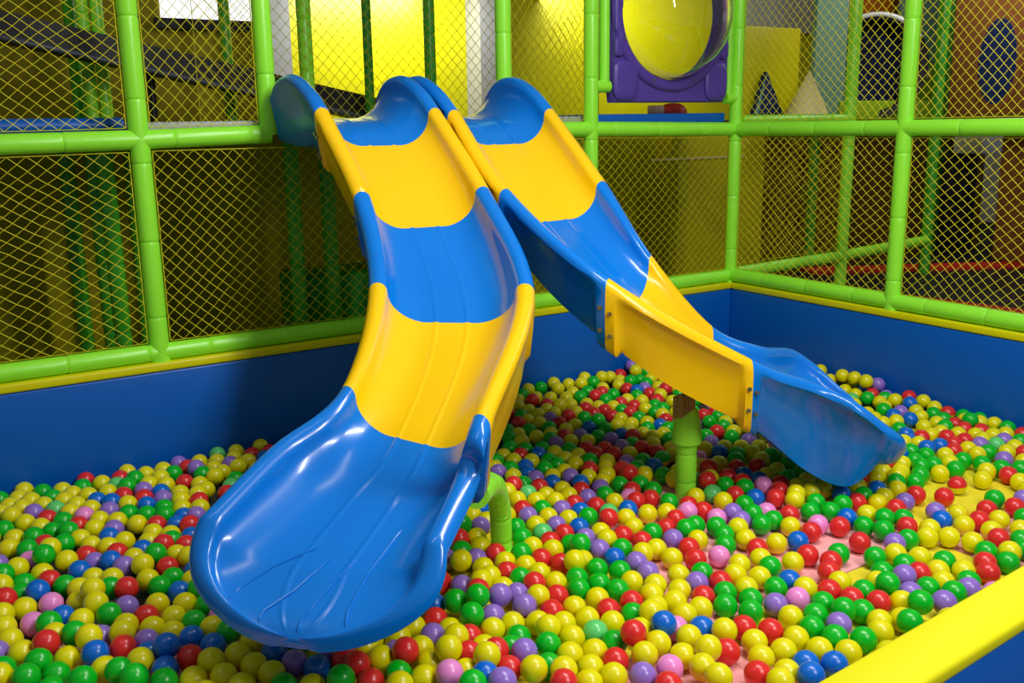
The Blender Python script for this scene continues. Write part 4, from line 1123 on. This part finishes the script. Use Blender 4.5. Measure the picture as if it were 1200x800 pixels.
41,3371,54r 1038,3365,54g 1140,3369,54k 1386,3355,54r 4063,3355,54p 4379,3368,54r 4470,3368,54y -157,3444,54r 925,3424,54y 1252,3423,54b 1411,3441,54y 1498,3441,54y 1682,3426,54y
1846,3434,54y 3269,3441,54g 3676,3435,54y 3764,3441,54k 3854,3440,54r 4001,3440,54g 4087,3443,54b 4186,3437,54y 4271,3423,54m -202,3515,54g -115,3517,54g 39,3495,54g 867,3509,54p
952,3504,54m 1049,3507,54g 1214,3498,54r 1307,3500,54p 1624,3503,54y 1714,3517,54y 4314,3515,54b 4472,3515,54g 5,3585,54p 1004,3584,54y 1257,3578,54g 1348,3582,54g 1513,3574,54r
1596,3583,54g 1844,3571,54r 1997,3567,54p 3426,3572,54k 3771,3573,54b 3920,3572,54m 4010,3577,54m 4176,3589,54y 4431,3589,54g 4522,3589,54r -209,3655,54y -119,3657,54g
1135,3653,54y 1219,3663,54g 1455,3644,54y 1710,3653,54p 1804,3662,54g 1958,3654,54r 2139,3656,54y 3388,3650,54g 3876,3643,54r 3973,3657,54y 4056,3653,54y 4230,3662,54r
-170,3734,54r -9,3726,54y 85,3731,54y 1005,3732,54p 1332,3723,54m 1499,3722,54y 1674,3735,54k 1999,3726,54y 2089,3733,54y 2177,3734,54m 3521,3717,54k 3923,3729,54y 4346,3717,54y
4439,3721,54g 4599,3728,54r -122,3806,54b 132,3806,54y 1055,3807,54y 1224,3784,54g 1308,3807,54r 1787,3789,54r 1878,3786,54g 3642,3799,54g 3807,3802,54k 4060,3791,54y 4210,3800,54y
4388,3799,54y 4561,3801,54b 4719,3788,54y -5,3858,54y 1182,3870,54g 1423,3857,54g 1579,3873,54y 1672,3879,54k 1918,3866,54y 2087,3857,54b 2181,3870,54g 2341,3880,54g 3672,3877,54p
3924,3874,54g 4009,3878,54y 4103,3864,54r 4420,3877,54y 4506,3874,54y 4675,3874,54y -213,3943,54y -118,3928,54y -34,3949,54r 53,3949,54g 1053,3931,54r 1287,3930,54y 1373,3947,54y
1458,3948,54y 1800,3932,54g 1887,3945,54r 1970,3939,54r 2384,3951,54b 2877,3944,54y 3794,3950,54g 4220,3945,54p 4726,3949,54y -166,4019,54g -82,4022,54g 1174,4005,54y 1505,4023,54y
1662,4015,54y 1764,4013,54r 2001,4021,54y 2094,4024,54g 2253,4002,54k 2427,4024,54g 3684,4013,54y 3927,4006,54g 4090,4009,54r 4261,4021,54y 4346,4002,54y 4508,4005,54k
4591,4022,54b -219,4087,54y 41,4078,54g 138,4089,54g 1123,4092,54r 1220,4076,54m 1385,4094,54g 1871,4073,54g 2292,4080,54y 3812,4092,54g 3966,4084,54y 4398,4085,54y 4725,4081,54r
-154,4168,54k 0,4157,54r 1166,4165,54m 1266,4155,54k 1511,4152,54b 1665,4168,54m 1754,4169,54y 1845,4165,54y 2011,4156,54m 2182,4168,54y 2339,4149,54r 2515,4166,54p 2924,4155,54p
3931,4160,54g 4014,4165,54y 4171,4158,54p 4259,4156,54y 4435,4168,54y 4587,4156,54p 4689,4168,54m -213,4241,54r 129,4238,54y 1210,4239,54g 1383,4230,54b 1958,4239,54g 2059,4240,54g
2287,4223,54k 2385,4223,54y 2622,4225,54r 4299,4230,54p 4546,4238,54y -81,4308,54r 7,4301,54y 178,4310,54g 1331,4303,54y 1425,4310,54y 1595,4312,54y 1754,4313,54b 1847,4294,54y
2172,4290,54y 2330,4306,54y 2416,4304,54r 2505,4296,54r 2673,4304,54y 4016,4290,54p 4098,4312,54r 4432,4303,54y 4605,4305,54m 4752,4301,54y -218,4373,54y 120,4377,54y 1967,4365,54y
2060,4384,54g 2223,4366,54y 2557,4385,54g 3056,4374,54r 4228,4381,54y 4311,4369,54y 4397,4385,54m 4545,4385,54k 4709,4380,54y -170,4442,54y -73,4441,54g 174,4445,54g 1337,4449,54y
1420,4448,54b 1503,4441,54m 1599,4447,54y 1762,4447,54y 1928,4458,54g 2171,4445,54y 2254,4453,54m 2340,4453,54y 2678,4456,54g 4088,4452,54y 4267,4454,54g -124,4514,54r -42,4530,54b
45,4511,54g 212,4519,54y 1384,4530,54r 1469,4524,54r 1704,4508,54g 1806,4529,54b 2049,4521,54y 2463,4513,54y 2553,4526,54y 2788,4514,54r 4139,4523,54y 4379,4512,54y 4468,4516,54r
4647,4512,54g -169,4601,54g 90,4588,54p 1596,4581,54y 1919,4585,54g 2091,4598,54g 2173,4589,54y 2260,4580,54r 2418,4589,54y 2595,4598,54y 2679,4596,54m 2839,4594,54y 4268,4595,54y
4585,4582,54g 4763,4590,54r 4447,4607,54b 1064,2170,54g 3767,1753,54y 1767,4613,54r 3914,1641,54y 103,2885,54r 1587,3422,54b 2928,3052,54m 2931,4623,54b 2996,4218,54y 3565,3413,54y
351,2705,54y 3136,3751,54y 3349,3354,54p 3239,3713,54g 2145,3478,54g 413,2641,54b 1794,1501,54g 3377,2805,54g 2997,3904,54b 2153,1476,54y 2470,4407,54y 2430,4121,54y 2474,1586,54y
4761,4463,54g 4219,4263,54r 1601,3781,54b 4085,4221,54r 4666,4626,54y 4478,1904,54y 66,3647,54b -7,2965,54g 3438,2932,54g 4602,2175,54r 3905,4249,54y 3827,3203,54g 3098,3508,54y
3637,3079,54g 4562,4499,54b 2004,4619,54y 3095,1624,54g 1356,2041,54m 4142,3330,54y 2505,4607,54g 1884,4374,54y 1127,3469,54y 2968,1282,54p -81,4127,54r 4518,4090,54g 4116,4604,54y
822,2943,54b 3911,3350,54g 4717,2450,54g 4660,2269,54g 4181,2953,54g 4467,3111,54b 934,3199,54g 107,3574,54y -18,3434,54g 971,2256,54g 1171,2701,54y 1616,3667,54b 1145,3557,54g
913,3342,54y 154,3995,54k 2614,1258,54g 4114,3532,54y 815,4638,54y 1243,4638,54m 1149,2147,54b 2687,3039,54g 3978,3065,54g 3155,2537,54g 1678,4270,54y 4140,3743,54b 4352,4594,54g
1047,3658,54g 1525,3011,54y 1572,4227,54g 3727,2846,54g 4329,3633,54g 4010,1788,54p 3194,3030,54r 1764,3339,54g 3731,4546,54y 989,3034,54r 1303,4064,54g 1674,4360,54b 1421,3755,54g
699,2562,54y 857,2338,54p -13,4640,54k 3548,3832,54y 3490,3169,54y 1003,1985,54r -196,3847,54r 4001,3967,54k 4014,2910,54g 1461,4633,54y 4630,4419,54r 3188,1639,54k 1900,3507,54g
3765,3352,54p 632,4637,54r 24,4423,54g 4019,1899,54m 1304,3159,54r 4049,4088,54p 903,2125,54m 4021,2111,54y 4735,2070,54y 2170,4077,54g 4604,3938,54y 3439,1609,54g 4543,2378,54y
2234,1327,54y 2909,4250,54y 4084,2341,54y 939,3662,54b 2121,3933,54y 4283,3864,54g -38,2850,54r 3012,1656,54k 4518,3694,54g 3780,3128,54y 4194,4638,54g 2734,1267,54y 978,2164,54y
2008,3172,54y 4413,3444,54r 4433,2297,54b 4036,4372,54y 168,4632,54g 2934,1619,54y 2752,1507,54r 4543,3442,54m 1512,4302,54r 4125,3163,54g 607,2292,54y 1332,4622,54y 4138,4078,54y
-200,2832,54g 2095,4117,54g 1173,1952,54g 3455,3051,54g 2345,4632,54m 4297,2200,54y 1175,2986,54y 1623,4094,54y 2965,1494,54b 2251,3824,54b 3911,3240,54g 231,2858,54g 3344,3513,54g
193,4169,54y 4056,4534,54k 2048,3658,54g 2040,3332,54y 1342,2790,54g 3095,1522,54y 3717,2983,54r 4310,3061,54y 1144,3760,54p 1501,3812,54g 34,2700,54y 4263,1794,54g 3198,3367,54y
4216,3515,54g 631,2414,54y 3497,3635,54p 3817,3025,54p 1586,3959,54y 2818,4282,54g 3669,1866,54y 2824,4023,54g 598,2584,54y 158,2553,54g 3743,4324,54p 4635,3089,54y 3705,1534,54y
1939,2952,54g -43,2734,54y 714,2463,54y 782,2393,54y 1887,3702,54k 1679,4607,54m 3254,1579,54p 3511,1663,54p 3478,4402,54r 2018,3809,54g 4270,1896,54y
"""
def parse(t):
    for e in t.split():
        x, y, z = e[:-1].split(',')
        yield Vector((int(x)/1000, int(y)/1000, int(z)/1000)), e[-1]
meshes = {k: ball_mesh(k) for k in 'ygrbpkmtu'}
DENTED = {-1}
for i, ((p, k), lb) in enumerate(zip(parse(SINGLE), LABELS.strip().split('\n'))):
    me = ball_mesh(k, dent=EYE-p+Vector((0, 0, .8))) if i in DENTED else meshes[k]
    o = bpy.data.objects.new('plastic_ball', me); COL.objects.link(o)
    o.location = p
    if i not in DENTED: o.rotation_euler = (0.15*math.sin(i), 0.15*math.cos(i*1.7), i)
    tag(o, lb, 'ball', 'plastic balls in the ball pit')
# the remaining, smaller looking balls as one mass
KEYS = 'ygrbpkm'
vs, fs, mi = [], [], []
tb = bmesh.new(); bmesh.ops.create_uvsphere(tb, u_segments=20, v_segments=12, radius=BALL_R)
tb.verts.index_update()
tv = [v.co.copy() for v in tb.verts]; tf = [tuple(v.index for v in f_.verts) for f_ in tb.faces]; tz = [f_.calc_center_median().z for f_ in tb.faces]
tb.free()
for p, k in parse(REST):
    o_ = len(vs)
    vs += [tuple(v+p) for v in tv]
    fs += [tuple(o_+i for i in f_) for f_ in tf]
    if k in 'tu': mi += [KEYS.index('g' if k == 'u' else 'r') if z > 0 else 0 for z in tz]
    else: mi += [KEYS.index(k)]*len(tf)
me = bpy.data.meshes.new('plastic_balls')
me.from_pydata(vs, [], fs)
for k in KEYS: me.materials.append(M['ball_'+k])
me.polygons.foreach_set('material_index', mi)
me.polygons.foreach_set('use_smooth', [True]*len(fs))
o = bpy.data.objects.new('plastic_balls', me); COL.objects.link(o)
tag(o, 'mass of small looking mixed plastic balls covering the rest of the pit floor', 'balls', 'plastic balls in the ball pit', 'stuff')
# ------------------------------------------------------------------ light
def area(name, loc, size, power, target=None, col=(1, 1, 1), sy=None):
    l = bpy.data.lights.new(name, 'AREA'); l.energy = power; l.color = col
    l.shape = 'RECTANGLE'; l.size = size; l.size_y = sy or size
    o = bpy.data.objects.new(name, l); COL.objects.link(o)
    o.location = loc
    d = Vector(target)-Vector(loc) if target else Vector((0, 0, -1))
    o.rotation_euler = d.to_track_quat('-Z', 'Y').to_euler()
    return o
area('ceiling_or_fill_lamp', (2.5, 1.8, 3.6), .13, 92, (2.4, 2.1, 0), (1, .98, .95), 2.2)
area('ceiling_or_fill_lamp', (0.0, 2.4, 3.7), .2, 9, (.2, 2.4, 0), (1, .98, .95), 2.0)
area('ceiling_or_fill_lamp', (4.6, 8.75, 2.98), 1.4, 34, (4.5, 9.4, 2.2), (1, 1, .96), .3)
area('ceiling_or_fill_lamp', (7.4, 8.7, 3.1), 2.8, 34, (8.2, 9.4, 2.2), (1, 1, .96), .3)  # added fill to brighten the wall behind the bubble window, no known fixture
area('ceiling_or_fill_lamp', (7.6, 4.4, 3.4), .6, 22, (7.6, 5.0, 0), (1, .97, .9), 1.2)
area('ceiling_or_fill_lamp', (0.6, 7.4, 3.3), .6, 2.5, (.6, 8.5, 0), (1, .97, .9), .4)
area('ceiling_or_fill_lamp', (2.3, -.9, 3.4), .2, 92, (2.4, 2.6, .6), (1, .98, .95), 1.6)
w = bpy.data.worlds.new('world'); SC.world = w; w.use_nodes = True
w.node_tree.nodes['Background'].inputs[0].default_value = (.75, .8, .85, 1)
w.node_tree.nodes['Background'].inputs[1].default_value = .22
SC.view_settings.view_transform = 'Standard'
SC.view_settings.look = 'None'
SC.view_settings.exposure = 0.0
SC.view_settings.gamma = 1.0
SC.view_settings.use_curve_mapping = False
# ------------------------------------------------------------------ origins at the things' bases
bpy.context.view_layer.update()
for o in list(SC.objects):
    if o.parent is not None or o.type not in ('MESH', 'EMPTY') or o.location.length > 1e-6: continue
    if o.type == 'MESH':
        if o.children: continue
        cs = [Vector(v.co) for v in o.data.vertices]
        if not cs: continue
        b = Vector(((min(v.x for v in cs)+max(v.x for v in cs))/2, (min(v.y for v in cs)+max(v.y for v in cs))/2, min(v.z for v in cs)))
        o.data.transform(Matrix.Translation(-b)); o.location = b
    else:
        cs = [Vector(v.co) for c in o.children_recursive if c.type == 'MESH' for v in c.data.vertices]
        if not cs: continue
        b = Vector(((min(v.x for v in cs)+max(v.x for v in cs))/2, (min(v.y for v in cs)+max(v.y for v in cs))/2, min(v.z for v in cs)))
        o.location = b
        for c in o.children: c.matrix_parent_inverse = Matrix.Translation(-b)
